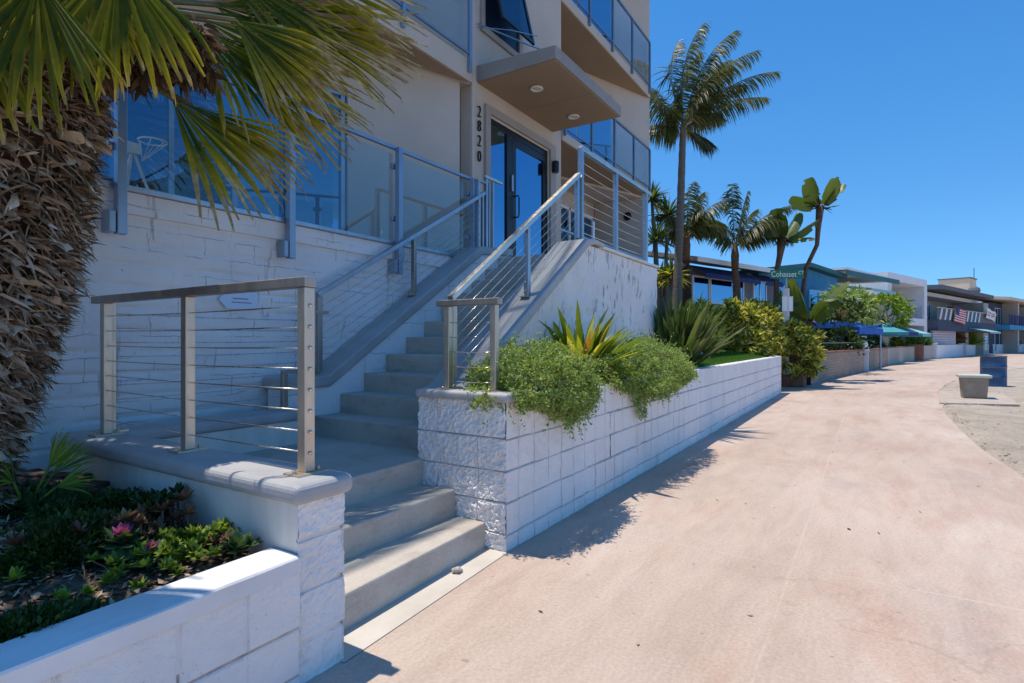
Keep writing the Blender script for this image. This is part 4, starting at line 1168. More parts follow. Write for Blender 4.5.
def bunch(name, mat, spots, label, cat, group=None, n=16, L=.06, w=.014, stem=.05, emin=.1):
    x0, y0 = spots[0][:2]
    t = thing(name, label, cat, (x0, y0, soil_z(x0, y0)), group)
    m = MB()
    for (x, y, h) in spots:
        z = soil_z(x, y)
        if h > .06:
            sm = MB(); sm.tube([(x, y, z-.01), (x+R.uniform(-.01, .01), y, z+h)], .006, 5); sm.build('stem', M['twig'], t, smooth=True)
        rosette(m, Vector((x, y, z+h)), n, L*R.uniform(.8, 1.2), w, R, emin)
    m.build('foliage', M[mat] if isinstance(mat, str) else mat, t, smooth=True)
    return t
def spots(cx, cy, rx, ry, n, h0, h1): return [(cx+R.gauss(0, rx*.5), cy+R.gauss(0, ry*.5), R.uniform(h0, h1)) for _ in range(n)]
bunch('succulent', 'lime', spots(1.18, 2.32, .30, .20, 90, .01, .07), 'mat of lime green succulents in the corner of the palm bed', 'plant', n=16, L=.038, w=.009)
bunch('succulent', 'redleaf', spots(1.12, 2.56, .24, .16, 30, .04, .14), 'reddish succulent with loose stems behind the lime green mat', 'plant', n=18, L=.05, w=.012)
bunch('leafy_plant', 'kale', spots(1.33, 2.12, .05, .04, 5, .03, .08), 'small broad-leaved green plant tucked beside the front pier', 'plant', n=14, L=.065, w=.018)
bunch('succulent', 'lowgreen', spots(1.28, 2.62, .10, .10, 12, .08, .16), 'bright green bushy succulent against the landing wall', 'plant', n=20, L=.06, w=.012)
bunch('succulent', 'redleaf', spots(1.30, 2.28, .10, .07, 9, .02, .05), 'low reddish rosettes between the lime mat and the pier', 'plant', n=14, L=.04, w=.011)
t = thing('ornamental_kale', 'leafy ornamental kale with pink purple hearts', 'plant', (1.06, 2.38, .5))
for (x, y, h, s_) in ((1.03, 2.42, .13, 1), (1.08, 2.30, .07, .75), (1.00, 2.34, .05, .8), (1.07, 2.46, .05, .8)):
    m = MB(); rosette(m, Vector((x, y, soil_z(x, y)+h*.6)), 34, .085*s_, .028*s_, R, -.3, 1.0, .4); m.build('foliage', M['kale'], t, smooth=True)
    if s_ > .7 and h > .06:
        m = MB(); rosette(m, Vector((x, y, soil_z(x, y)+h*.6+.025)), 34, .048*s_, .016*s_, R, .5, 1.5, .2); m.build('heart', M['kale_pink'], t, smooth=True)
def lowbush(name, c, r, n, mat, label, cat, leaf=(.022, .0055), group=None, kind=None):
    t = thing(name, label, cat, c, group)
    m = MB(); C_ = Vector(c)
    for i in range(n):
        d = rdir(R); d.z = abs(d.z); k = (.55+.45*R.random())*(1+.28*noise.noise(d*2.3+C_))
        p = C_+Vector((d.x*r[0], d.y*r[1], d.z*r[2]))*k
        dd = (d+rdir(R)*.8+Vector((0, 0, .3))).normalized(); s2 = dd.cross(rdir(R)).normalized()
        leaf4(m, p, dd, s2, leaf[0]*R.uniform(.6, 1.4), leaf[1]*R.uniform(.7, 1.3))
    m.build('foliage', M[mat], t, smooth=True)
    s_ = MB()
    for i in range(7):
        a = R.uniform(0, 2*PI); s_.tube([C_+Vector((0, 0, -.03)), C_+Vector((math.cos(a)*r[0]*.5, math.sin(a)*r[1]*.5, r[2]*.35)), C_+Vector((math.cos(a)*r[0]*.8, math.sin(a)*r[1]*.8, r[2]*.5))], [.008, .006, .003], 5)
    s_.build('stem', M['twig'], t, smooth=True)
    return t
lowbush('low_shrub', (.93, 2.62, .50), (.24, .20, .15), 6500, 'lowgreen', 'dark low shrub with bare roots in the middle of the palm bed', 'shrub')
lowbush('low_shrub', (1.18, 2.98, .50), (.26, .32, .12), 8500, 'lowgreen', 'wide dark carpet shrub beside the landing wall', 'shrub')
lowbush('low_shrub', (.60, 2.08, .46), (.24, .10, .08), 2600, 'lowgreen', 'shaded green shrub at the left end of the low front wall', 'shrub')
lowbush('low_shrub', (1.02, 3.35, .50), (.20, .16, .13), 1500, 'kale', 'sunlit broad green shrub under the seedling palm', 'shrub', (.05, .014))
# roots of the middle shrub
b = MB()
for k in range(8):
    a = -1.2+R.uniform(-.9, .9); p = Vector((.93, 2.52, .54))
    pts = [p+Vector((0, 0, .03))]+[p+Vector((math.cos(a)*.05*j+R.uniform(-.015, .015), math.sin(a)*.05*j, -.012*j)) for j in range(1, 5)]
    b.tube(pts, [.006, .005, .004, .003, .002], 5)
tag(b.build('roots', M['twig'], smooth=True), 'bare pale roots spreading under the dark middle shrub', 'roots')
# seedling fan palm
sp = thing('seedling_palm', 'bright green seedling fan palm beside the big trunk', 'palm', (1.0, 3.28, .55))
for (D, L, h, sd_) in (((.35, -.2, .5), .19, .19, 31), ((.55, .1, .35), .20, .15, 32), ((-.3, -.25, .35), .16, .15, 33), ((.45, -.35, .15), .18, .10, 34)):
    B0 = Vector((1.0, 3.28, .55)); H = B0+Vector((D[0]*.2, D[1]*.2, h)); m = MB(); R2 = random.Random(sd_)
    fan(m, H, Vector(D), Vector((-.3, -.6, .6)), L, .62, 9, R2, .25, 0, .45, 0); m.tip = None; o = m.build('frond', M['lime'], sp, smooth=True)
    s_ = MB(); s_.tube([B0, H], [.007, .005], 6); s_.build('stalk', M['lime'], o, smooth=True)
b = MB()
for (p, q, w) in (((1.02, 3.92, .60), (1.36, 3.40, .57), .10), ((.9, 3.78, .585), (1.34, 3.26, .56), .08), ((1.1, 4.1, .60), (1.38, 3.62, .58), .09)):
    o = MB(); o.bar(p, q, w, .035); tag(o.build('timber', M['log'], bevel=.008), 'old dark timber board lying on the soil by the landing wall', 'board', 'boards lying in the palm bed')
# ------------------------------------------------------------------ planting of the right planter
R = random.Random(15)
def trailing(name, c, rx, ry, rz, n, seed, label, hang, fringe):
    """low mound of fine leaves whose sprigs spill over the wall's edge"""
    R = random.Random(seed); t = thing(name, label, 'shrub', c); m = MB(); tw = MB()
    C_ = Vector(c)
    def sprig(p, d, L, droop, k):
        pts = arch(p, d, L, droop, 4)
        for j in range(k):
            f = (j+R.random())/k*4; i = min(int(f), 3); q = pts[i].lerp(pts[i+1], f-i)
            tg = (pts[i+1]-pts[i]).normalized(); dd = (tg*.6+rdir(R)).normalized()
            leaf4(m, q, dd, dd.cross(rdir(R)).normalized(), R.uniform(.016, .034), R.uniform(.004, .0078))
    i = 0
    while i < n:
        d = rdir(R)
        lump = 1+.42*noise.noise(Vector((d.x*2.4+seed, d.y*2.4, d.z*2.4)))+.13*noise.noise(Vector((d.x*6+seed, d.y*6, d.z*6)))
        k = (.74+.26*R.random()**.6)*lump
        h = hang(d.x)*(1+.5*noise.noise(Vector((d.x*rx*9, seed, 0))))
        p = C_+Vector((d.x*rx, d.y*ry, d.z*(rz if d.z > 0 else h)))*k
        if d.z < 0 and p.y > 1.93 and p.z < .96: continue
        i += 1
        g = (d*.6+rdir(R)*.9+Vector((0, -.15, -.35))).normalized()
        sprig(p, g, R.uniform(.05, .11) if R.random() > .06 else R.uniform(.14, .24), R.uniform(.6, 1.6), 12)
    for i in range(fringe):
        u = R.uniform(-1, 1); x = c[0]+rx*u*.9
        h = hang(u)*(.8+.5*R.random())*(1+.5*noise.noise(Vector((x*9, seed, 3))))
        z = 1.0-h*R.random()**.6; y = 1.915-R.uniform(0, .07)
        sprig(Vector((x, y, z)), (Vector((R.uniform(-.4, .4), -.3, -1))).normalized(), R.uniform(.05, .11), R.uniform(.8, 1.6), 12)
    for i in range(14):
        a = R.uniform(0, 2*PI); e = C_+Vector((math.cos(a)*rx*.8, math.sin(a)*ry*.8, rz*R.uniform(.2, .7)))
        tw.tube([C_+Vector((0, 0, -.1)), C_.lerp(e, .5)+Vector((0, 0, .06)), e], [.012, .008, .004], 5)
    for i in range(int(rx*8)):
        x = c[0]+rx*R.uniform(-.7, .7); h = hang((x-c[0])/rx)
        tw.tube([(x, 2.05, 1.0), (x+R.uniform(-.03, .03), 1.90, 1.0), (x+R.uniform(-.06, .06), 1.885, 1.0-h*R.uniform(.5, 1))], [.006, .005, .002], 5)
    f = m.build('foliage', M['trail'], t, smooth=True); tw.build('stem', M['twig'], t, smooth=True)
    return t
trailing('trailing_shrub', (3.64, 2.08, .98), .64, .35, .30, 2300, 3, 'fine-leaved trailing shrub spilling over the planter wall by the pier', lambda u: .03+.21*math.exp(-((u-.35)/.6)**2), 320)
trailing('trailing_shrub', (5.95, 2.12, .97), 1.32, .38, .35, 4000, 8, 'wider fine-leaved trailing shrub hanging over the wall past the flax', lambda u: .03+.26*math.exp(-((u+.55)/.16)**2)+.17*math.exp(-((u-.1)/.6)**2), 600)

def clump(name, label, cat, c, n, L, w, e0, e1, droop, mat, seed, fold=.35, spread=.08, group=None):
    t = thing(name, label, cat, c, group); R = random.Random(seed); m = MB()
    strap_clump(m, Vector(c), n, L, w, e0, e1, droop, R, fold, spread)
    m.build('leaves', M[mat], t, smooth=True)
    b = MB(); b.tube([Vector(c)-Vector((0, 0, .08)), Vector(c)+Vector((0, 0, .08))], [.05, .03], 8); b.build('stem', M['twig'], t, smooth=True)
    return t
clump('flax_plant', 'spiky yellow and green flax plant between two trailing shrubs', 'plant', (4.98, 2.36, .97), 130, .74, .031, .15, 1.4, .75, 'flax', 4)
clump('strap_leaf_plant', 'large dark green strap-leaf clump at the corner of the stair wall', 'plant', (8.45, 2.5, .92), 230, 1.12, .032, .62, 1.5, .3, 'strap', 5, spread=.3)
clump('strap_leaf_plant', 'narrow dusty strap-leaf clump between the dark clump and yellow shrubs', 'plant', (10.5, 3.25, .9), 110, 1.0, .032, .3, 1.4, .4, 'strap', 6, spread=.3)

def leafshrub(name, label, c, r, n, L, w, mat, seed, group=None):
    """shrub of many whorls of strap-like leaves on short branches"""
    R = random.Random(seed); t = thing(name, label, 'shrub', c, group); m = MB(); s_ = MB(); C_ = Vector(c)
    for i in range(n):
        d = rdir(R); d.z = d.z if d.z > -.75 else -d.z
        lump = 1+.25*noise.noise(d*2.1+Vector((seed, 0, 0)))
        p = C_+Vector((d.x*r[0], d.y*r[1], d.z*r[2]))*lump*R.uniform(.72, 1.0)
        ax = (d+Vector((0, 0, .35))+rdir(R)*.4).normalized()
        for j in range(9):
            a = (ax*.75+rdir(R)).normalized(); l = L*R.uniform(.6, 1.15)
            pts = arch(p, a, l, .5, 3); s2 = a.cross(rdir(R)).normalized(); ww = w*R.uniform(.8, 1.2)
            strip(m, pts, [ww*.45, ww, ww*.85, ww*.05], s2, .3, a.cross(s2))
        if i % 6 == 0: s_.tube([C_+Vector((0, 0, -r[2]*.6)), C_.lerp(p, .5), p], [.02, .012, .006], 5)
    m.build('foliage', M[mat], t, smooth=True); s_.build('branches', M['twig'], t, smooth=True)
    return t
G = 'yellow-green shrubs behind the lawn'
leafshrub('croton_shrub', 'dusky yellow-green shrub beside the strap-leaf clumps', (14.75, 3.55, 1.4), (.8, .75, .85), 400, .21, .025, 'croton', 1, G)
leafshrub('croton_shrub', 'tall yellow-green shrub under the feather palms at the planter end', (15.2, 2.82, 1.42), (.80, .64, .84), 460, .21, .025, 'croton', 2, G)
leafshrub('croton_shrub', 'dense yellow-flecked shrub just left of the street sign', (17.0, 2.75, 1.40), (.9, .75, 1.0), 500, .21, .025, 'croton', 3, G)
leafshrub('croton_shrub', 'yellow-green shrub in the back row against the grey house', (16.6, 4.0, 1.35), (1.0, .7, .9), 440, .21, .025, 'croton', 4, G)
leafshrub('croton_shrub', 'low dusky shrub behind the lawn in the shade of the building', (12.3, 3.3, 1.35), (.9, .6, .6), 200, .26, .024, 'croton', 9, G)
# lawn strip
def L0(y): return .945+.12*(y-2.12)/.6
b = MB()
b.grid(lambda i, j: (8.0+7.3*i/40, 2.13+.62*j/6, L0(2.13+.62*j/6)+.008*noise.noise(Vector((i*.6, j*.6, 0)))), 40, 6)
R = random.Random(3)
for i in range(26000):
    x = 8.0+7.3*R.random(); y = 2.12+.63*R.random(); a = R.uniform(0, 2*PI)
    d = Vector((math.cos(a)*.45, math.sin(a)*.45, 1)).normalized(); leaf4(b, Vector((x, y, L0(y))), d, Vector((-math.sin(a), math.cos(a), 0)), R.uniform(.02, .045), .003)
o = b.build('lawn', M['turf'], smooth=True); o['kind'] = 'stuff'
rock('boulder', (10.6, 2.62, .98), .22, 'grey boulder at the edge of the lawn under the strap leaves', 'rock', seed=9, sq=(1.2, .8, .75))

# planter box with a rounded shrub at the court's corner
pb = thing('planter_box', 'low reddish wooden planter box at the corner of the court', 'planter', (18.9, 2.1, 0))
b = MB(); b.box(18.35, 19.25, 1.62, 2.6, 0, .34); b.build('box', plain('red_brown_wood', (.20, .085, .05), (.30, .14, .085), 8, .8, bump=.3), pb, bevel=.02)
leafshrub('croton_shrub', 'rounded yellow-green shrub growing in the wooden planter box', (18.85, 2.05, 1.0), (.95, .85, .90), 520, .21, .025, 'croton', 6, G)
leafshrub('croton_shrub', 'darker shrub behind the planter box shrub', (20.3, 2.5, 1.15), (.8, .8, .9), 170, .25, .022, 'croton', 7, G)

# ------------------------------------------------------------------ palms behind the planter
UPV = Vector((0, 0, 1))
def dirang(deg, dep=0.0):
    return (RT*math.cos(math.radians(deg))+UPV*math.sin(math.radians(deg))+FW*dep).normalized()
def fpalm(name, label, pts, rad, fr_, ll, lw, seed, bark, wind, shaft=None, nl=46, hang=.5, vee=.12, blow=.35):
    R = random.Random(seed); t = thing(name, label, 'palm tree', pts[0])
    b = MB(); P = [Vector(p) for p in pts]
    # smooth the trunk line
    Q = []; 
    for k in range(len(P)-1):
        p0, p1, p2, p3 = P[max(k-1, 0)], P[k], P[k+1], P[min(k+2, len(P)-1)]
        for j in range(8):
            s = j/8; Q.append(.5*((2*p1)+(p2-p0)*s+(2*p0-5*p1+4*p2-p3)*s*s+(3*p1-p0-3*p2+p3)*s**3))
    Q.append(P[-1]); n = len(Q)
    b.tube(Q, [rad*(1.15-.45*k/(n-1))*(1+.05*math.sin(k*2.6)) for k in range(n)], 12)
    b.build('trunk', M[bark], t, smooth=True)
    top = P[-1]
    if shaft:
        b = MB(); b.tube([top-UPV*.1, top+UPV*shaft*.5, top+UPV*shaft], [rad*.8, rad*.95, rad*.4], 10); b.build('crown_shaft', M['bark_red'], t, smooth=True); top = top+UPV*shaft*.8
    for (deg, dep, L, dr) in fr_:
        d = dirang(deg, dep); ml = MB(); ms = MB()
        feather(ml, ms, top, math.atan2(d.y, d.x), math.asin(d.z), L, dr, nl, ll, lw, R, wind, hang, vee, .02, blow)
        f = ml.build('frond', M['feather'], t, smooth=True); ms.build('rachis', M['petiole'], f, smooth=True)
    return t
W = RT*.75+UPV*.05
T = [at(677, 352, 17), at(677, 300, 17), at(680, 220, 17), at(682, 160, 17), at(683, 128, 17)]; T[0].z = 0
fpalm('feather_palm', 'tall windblown palm with a slim ringed trunk against the sky', T, .125,
      [(104, .1, 2.9, .3), (96, -.2, 3.0, .35), (88, .3, 3.2, .4), (80, -.3, 3.0, .5), (72, .2, 3.1, .55), (64, -.2, 3.0, .6), (56, .3, 3.0, .6), (46, -.3, 3.0, .6), (36, .1, 2.9, .5), (78, -.6, 2.1, 1.0), (52, .6, 2.2, 1.0), (130, .1, 1.9, .5), (136, -.3, 1.7, .9), (-20, .1, 1.0, .8), (165, .1, 1.1, .5)],
      .80, .016, 1, 'bark_grey', RT*.9, None, 84, 1.2, .06, 2.1)
W2 = RT*.35
T = [at(687, 330, 19), at(687, 300, 19), at(686, 258, 19)]; T[0].z = 0
fpalm('feather_palm', 'short dark palm with drooping fronds in front of the grey house', T, .16,
      [(150, .1, 1.3, 1.5), (128, -.3, 1.6, 1.5), (108, .3, 1.8, 1.3), (92, -.3, 1.9, 1.3), (76, .2, 2.1, 1.3), (62, -.4, 2.1, 1.4), (48, .3, 2.0, 1.5), (35, -.2, 1.7, 1.7), (85, -.7, 1.5, 1.6), (55, .7, 1.7, 1.5)],
      .62, .020, 2, 'bark_dark', RT*.35, .9, 60, 1.3, .05, .6)
T = [at(737, 330, 20), at(737, 300, 20), at(735, 268, 20)]; T[0].z = 0
fpalm('feather_palm', 'short palm with an orange crown shaft and one upright spear', T, .15,
      [(93, .05, 2.3, .08), (82, -.1, 2.0, .25), (66, .3, 2.2, .9), (56, -.3, 2.4, 1.0), (46, .2, 2.3, 1.2), (36, -.3, 2.0, 1.5), (116, .2, 1.8, 1.2), (130, -.2, 1.4, 1.5), (60, -.6, 2.0, 1.4)],
      .66, .020, 3, 'bark_red', RT*.4, .9, 62, 1.3, .05, .6)
# dragon tree beside the building
dt = thing('dragon_tree', 'spiky-headed tree peeping out behind the corner of the apartment building', 'tree', at(662, 330, 18)*1)
b = MB(); b0 = at(662, 345, 18); b0.z = 0
heads = [at(656, 240, 18), at(668, 215, 18.4), at(660, 280, 18), at(672, 275, 17.6), at(652, 200, 18.3)]
for h in heads: b.tube([b0, b0.lerp(h, .55)+Vector((0, 0, .2)), h], [.10, .07, .05], 7)
b.build('trunk', M['bark_grey'], dt, smooth=True)
R = random.Random(5)
for k, h in enumerate(heads):
    m = MB(); strap_clump(m, h, 80, .72, .026, -.7, 1.5, .5, R, .3, .03); m.build('crown', M['croton' if k in (2, 3) else 'strap'], dt, smooth=True)

# ------------------------------------------------------------------ giant bird of paradise by the street sign
def bop(label, trunk, leaves, seed, rad=.085):
    R = random.Random(seed); t = thing('bird_of_paradise', label, 'tree', trunk[0])
    b = MB(); P = [Vector(p) for p in trunk]; n = len(P)
    b.tube(P, [rad*(1.0 if k < n-2 else (1.2 if k == n-2 else 1.9)) for k in range(n)], 10); b.build('trunk', M['bark_red'], t, smooth=True)
    top = P[-1]
    for (deg, dep, L, w, dr) in leaves:
        d = dirang(deg, dep); m = MB(); s_ = MB()
        paddle(m, top-UPV*.1, math.atan2(d.y, d.x), math.asin(d.z), L, w*1.25, dr, R, .22, s_, 0, .55)
        f = m.build('leaf', M['paddle'], t, smooth=True); s_.build('stalk', M['petiole'], f, smooth=True)
    b = MB(); strap_clump(b, top, 14, .45, .03, -.5, 1.2, .6, R); b.build('dry_sheath', M['boot_hi'], t, smooth=True)
    return t
d = 19.5
bop('shorter bird of paradise tree left of the taller one', [Vector((*at(776, 330, d).xy, 0)), at(776, 300, d), at(777, 270, d), at(780, 255, d), at(782, 240, d)],
    [(135, .1, .95, .27, .15), (108, -.3, 1.0, .28, .15), (60, .2, 1.1, .26, .1), (35, -.1, 1.2, .22, .15), (85, .5, 1.0, .3, .3), (15, -.4, .8, .18, .6)], 1)
bop('taller bird of paradise tree on a crooked bare trunk', [Vector((*at(800, 330, d).xy, 0)), at(803, 290, d), at(806, 268, d), at(817, 245, d), at(818, 230, d), at(820, 207, d)],
    [(150, .1, .85, .25, .25), (112, -.2, .95, .30, .15), (95, .3, .9, .32, .2), (70, -.2, .95, .26, .2), (48, .2, 1.15, .22, .1), (85, -.6, .9, .30, .3), (18, .1, .5, .05, .3)], 2, .07)
bop('low bird of paradise with a torn hanging leaf beside the street sign', [Vector((*at(808, 345, 18.8).xy, 0)), at(808, 335, 18.8), at(810, 322, 18.8)],
    [(112, -.2, 1.5, .38, .5), (98, .3, 1.4, .36, .2), (78, -.5, 1.5, .36, 2.6), (66, -.3, 1.6, .3, .9), (125, .4, 1.2, .3, .8), (50, .4, 1.3, .3, .8)], 3, .09)

# ------------------------------------------------------------------ street sign
P = at(786, 341.5, 16.9); P.z = 0
ss = thing('street_sign', 'green street name sign on a white wooden post at the court', 'street sign', P)
b = MB(); b.box(P.x-.085, P.x+.085, P.y-.085, P.y+.085, 0, 2.92); pz = b.build('post', M['white_cap'], ss, bevel=.01)
b = MB(); b.tube([P+Vector((0, 0, 2.9)), P+Vector((0, 0, 3.22))], .03, 8); b.build('pipe', M['alu'], ss)
dv = (RT*.93-FW*.0+Vector((0, 0, 0))).normalized(); fn = Vector((dv.y, -dv.x, 0))
if fn.dot(FW) > 0: fn = -fn
sc_ = P+Vector((0, 0, 3.34))+dv*.03
M['sign_green'] = plain('sign_green', (.01, .17, .10), None, rough=.4); M['sign_white'] = plain('sign_white', (.8, .82, .8), None, rough=.4)
b = MB(); b.obox(sc_-dv*.5-Vector((0, 0, .13)), dv*1.0, Vector((0, 0, .26)), fn*.01); bd = b.build('blade', M['sign_green'], ss, bevel=.004)
rot = Matrix((( dv.x, 0, fn.x, 0), (dv.y, 0, fn.y, 0), (0, 1, 0, 0), (0, 0, 0, 1)))
glyph('Cohasset', .235, .001, M['sign_white'], 'lettering', bd, Matrix.Translation(sc_+fn*.013-Vector((0, 0, .075))-dv*.10) @ rot, .86)
glyph('CT', .14, .001, M['sign_white'], 'lettering', bd, Matrix.Translation(sc_+fn*.013-Vector((0, 0, .0))+dv*.41) @ rot, .9)
b = MB(); q = P+Vector((0, 0, 2.45)); b.obox(q+fn*.09-dv*.16-Vector((0, 0, .22)), dv*.32, Vector((0, 0, .44)), fn*.008); b.build('notice', M['sign_white'], ss)

# ------------------------------------------------------------------ bench and drum on the sand
bn = thing('concrete_bench', 'small concrete bench block with a pale flared top beside the walk', 'bench', (16.6, -2.0, .03))
bx, by = 16.72, -2.02; hw, hd = .23, .25
b = MB()
vs = []
for z, k in ((.03, .86), (.50, 1.0)):
    vs += [(bx-hw*k, by-hd*k, z), (bx+hw*k, by-hd*k, z), (bx+hw*k, by+hd*k, z), (bx-hw*k, by+hd*k, z)]
b.add(vs, [(3, 2, 1, 0), (4, 5, 6, 7), (0, 1, 5, 4), (1, 2, 6, 5), (2, 3, 7, 6), (3, 0, 4, 7)])
b.build('base', plain('rough_aggregate', (.27, .23, .18), (.36, .31, .25), 9, .9, bump=.8, bscale=60), bn, bevel=.015)
b = MB(); b.box(bx-hw-.05, bx+hw+.05, by-hd-.05, by+hd+.05, .50, .57); b.build('top', plain('pale_green_concrete', (.42, .46, .39), (.50, .53, .46), 5, .7), bn, bevel=.02)
dm = thing('trash_drum', 'dark blue steel trash drum standing on the sand', 'trash can', (21.3, -3.0, 0))
prof = [(.285, 0), (.295, .015), (.285, .03)]
for z in (.30, .59): prof += [(.285, z-.016), (.292, z-.006), (.292, z+.006), (.285, z+.016)]
prof += [(.285, .86), (.297, .87), (.297, .885), (.275, .885), (.272, .80), (.05, .78)]
b = MB(); b.lathe((21.3, -3.02, 0), [(r*1.06, z*1.03) for r, z in prof], 32); b.build('barrel', plain('blue_drum_paint', (.015, .06, .15), (.03, .085, .19), 5, .45), dm, smooth=True)
b = MB(); b.lathe((21.3, -3.02, .578), [(.305, 0), (.3075, .006), (.305, .012)], 32); b.build('stripe', plain('worn_steel', (.22, .30, .38), None, rough=.5), dm, smooth=True)
# ------------------------------------------------------------------ houses along the promenade
HD = Vector((.949, -.317, 0)); HB = Vector((.317, .949, 0))
def hbx(mb, O, s0, s1, q0, q1, z0, z1, mi=0):
    mb.obox(Vector(O)+HD*s0+HB*q0+UPV*z0, HD*(s1-s0), HB*(q1-q0), UPV*(z1-z0), mi)
def hpl(O, s, q, z): return Vector(O)+HD*s+HB*q+UPV*z
def hwin(parent, O, s0, s1, z0, z1, frame='white_plastic', pane='win', q=0, mull=(), fw=.07):
    b = MB(); qq = q-.05
    hbx(b, O, s0, s0+fw, qq, q, z0, z1); hbx(b, O, s1-fw, s1, qq, q, z0, z1)
    hbx(b, O, s0+fw, s1-fw, qq, q, z0, z0+fw); hbx(b, O, s0+fw, s1-fw, qq, q, z1-fw, z1)
    for m in mull: hbx(b, O, m-fw/2, m+fw/2, qq, q, z0+fw, z1-fw)
    f = b.build('window', M[frame], parent)
    b = MB(); hbx(b, O, s0+fw, s1-fw, q-.03, q-.02, z0+fw, z1-fw); b.build('pane', M[pane], f)
    return f
def mk(n, c, c2=None, **k): M[n] = plain(n, c, c2, **k); return n
mk('slate_siding', (.13, .15, .18), (.17, .19, .22), scale=2, rough=.8); mk('roof_grey', (.24, .22, .20), (.34, .31, .28), scale=5, rough=.9)
mk('white_wall', (.72, .72, .72), (.78, .78, .78), scale=1, rough=.8); mk('greige_wall', (.40, .37, .32), (.45, .42, .37), scale=1, rough=.8)
mk('navy_cloth', (.012, .03, .12), (.02, .05, .18), scale=4, rough=.8); mk('royal_cloth', (.015, .10, .42), (.025, .15, .52), scale=3, rough=.75)
mk('teal_paint', (.02, .20, .38), (.03, .26, .46), scale=2, rough=.7); mk('teal_trim', (.01, .11, .12), (.015, .14, .15), scale=2, rough=.6)
mk('teal_cloth', (.05, .25, .28), (.07, .32, .34), scale=4, rough=.8); mk('pale_teal_cloth', (.22, .45, .48), (.28, .52, .55), scale=4, rough=.8)
mk('navy_wall', (.03, .05, .09), (.045, .07, .12), scale=2, rough=.8); mk('dark_roof', (.10, .11, .13), (.15, .16, .18), scale=4, rough=.8)
mk('cream_wall', (.56, .46, .34), (.62, .52, .40), scale=1, rough=.8); mk('terracotta', (.28, .12, .08), (.36, .17, .11), scale=5, rough=.85)
mk('flag_red', (.50, .03, .03), None, rough=.8); mk('flag_blue', (.02, .03, .14), None, rough=.8); mk('flag_white', (.75, .74, .72), None, rough=.8)
M['lattice'] = m_brick('lattice_block', (.36, .33, .38), (.42, .38, .43), (.60, .58, .60), .4, .2, .03, .5, (.949, -.317))

# grey house with navy awnings
O = (20.1, 5.7, 0)
h = thing('grey_house', 'grey clapboard house with navy awnings behind the feather palms', 'house', O)
b = MB(); hbx(b, O, .3, 7.0, 0, 7, -.05, 4.1); b.build('wall', M['slate_siding'], h)
b = MB()
b.add([hpl(O, 0, -.7, 4.12), hpl(O, 7.6, -.7, 4.12), hpl(O, 7.6, 3.5, 5.0), hpl(O, 0, 3.5, 5.0), hpl(O, 0, -.7, 4.27), hpl(O, 7.6, -.7, 4.27), hpl(O, 7.6, 3.5, 5.15), hpl(O, 0, 3.5, 5.15)],
      [(0, 1, 2, 3), (4, 5, 6, 7), (0, 1, 5, 4), (1, 2, 6, 5), (2, 3, 7, 6), (3, 0, 4, 7)])
rf = b.build('roof', M['roof_grey'], h)
b = MB(); hbx(b, O, 0, 7.6, -.74, -.703, 4.10, 4.27); b.build('gutter', M['white_wall'], rf)
hwin(h, O, .75, 1.85, 2.7, 3.75, mull=()); hwin(h, O, 1.9, 3.75, 2.75, 3.75); hwin(h, O, 3.9, 4.35, 2.6, 3.8, mull=()); hwin(h, O, 5.1, 6.2, 2.9, 3.85, mull=(5.65,))
def awning(name, parent, O, s0, s1, q, z0, z1, out, mat):
    b = MB(); A = [hpl(O, s0, q, z1), hpl(O, s1, q, z1), hpl(O, s1, q-out, z0), hpl(O, s0, q-out, z0)]
    dn = Vector((0, 0, -.03)); low = Vector((0, 0, -.16))
    b.add(A+[p+dn for p in A], [(0, 1, 2, 3), (4, 7, 6, 5), (0, 3, 7, 4), (1, 5, 6, 2), (2, 6, 7, 3), (0, 4, 5, 1)])
    b.add([A[3]+dn, A[2]+dn, A[2]+low, A[3]+low, A[3]+dn+HB*.02, A[2]+dn+HB*.02, A[2]+low+HB*.02, A[3]+low+HB*.02], [(0, 1, 2, 3), (7, 6, 5, 4), (0, 4, 5, 1), (2, 6, 7, 3)])
    return b.build(name, M[mat], parent)
awning('awning', h, O, .6, 4.5, -.01, 3.75, 4.10, .65, 'navy_cloth'); awning('awning', h, O, 4.95, 6.4, -.01, 3.75, 4.10, .65, 'navy_cloth')

# white house glimpsed between the building and the grey house
O2 = (17.4, 8.2, 0)
h = thing('white_house', 'white house wall glimpsed behind the dragon tree', 'house', O2)
b = MB(); hbx(b, O2, -3.2, 2.0, 2.0, 8, -.05, 5.6); b.build('wall', M['white_wall'], h)
b = MB(); hbx(b, O2, -3.4, 2.2, 1.8, 8.2, 5.6, 5.75); b.build('roof', M['roof_grey'], h)
hwin(h, O2, 1.0, 1.7, 2.8, 4.2, q=2.0)

# teal house
O = (26.5, 4.2, 0)
h = thing('teal_house', 'bright blue and teal house with low pitched roof behind the bird of paradise', 'house', O)
b = MB(); pf = [(.2, -.05), (8.6, -.05), (8.6, 4.68), (4.7, 4.93), (.2, 4.33)]
b.add([hpl(O, s_, 0, z) for s_, z in pf]+[hpl(O, s_, 8, z) for s_, z in pf], [(0, 1, 2, 3, 4), (9, 8, 7, 6, 5)]+[(k, (k+1) % 5, (k+1) % 5+5, k+5) for k in range(5)])
b.build('wall', M['teal_paint'], h)
b = MB(); hbx(b, O, 8.65, 15.4, 2.0, 8, -.05, 4.6); b.build('rear_wall', M['teal_paint'], h)
b = MB()
def slab(mb, pts, th):
    n = len(pts); lo = [p-UPV*th for p in pts]
    mb.add(pts+lo, [tuple(range(n)), tuple(range(2*n-1, n-1, -1))]+[(i, i+n, (i+1) % n+n, (i+1) % n) for i in range(n)])
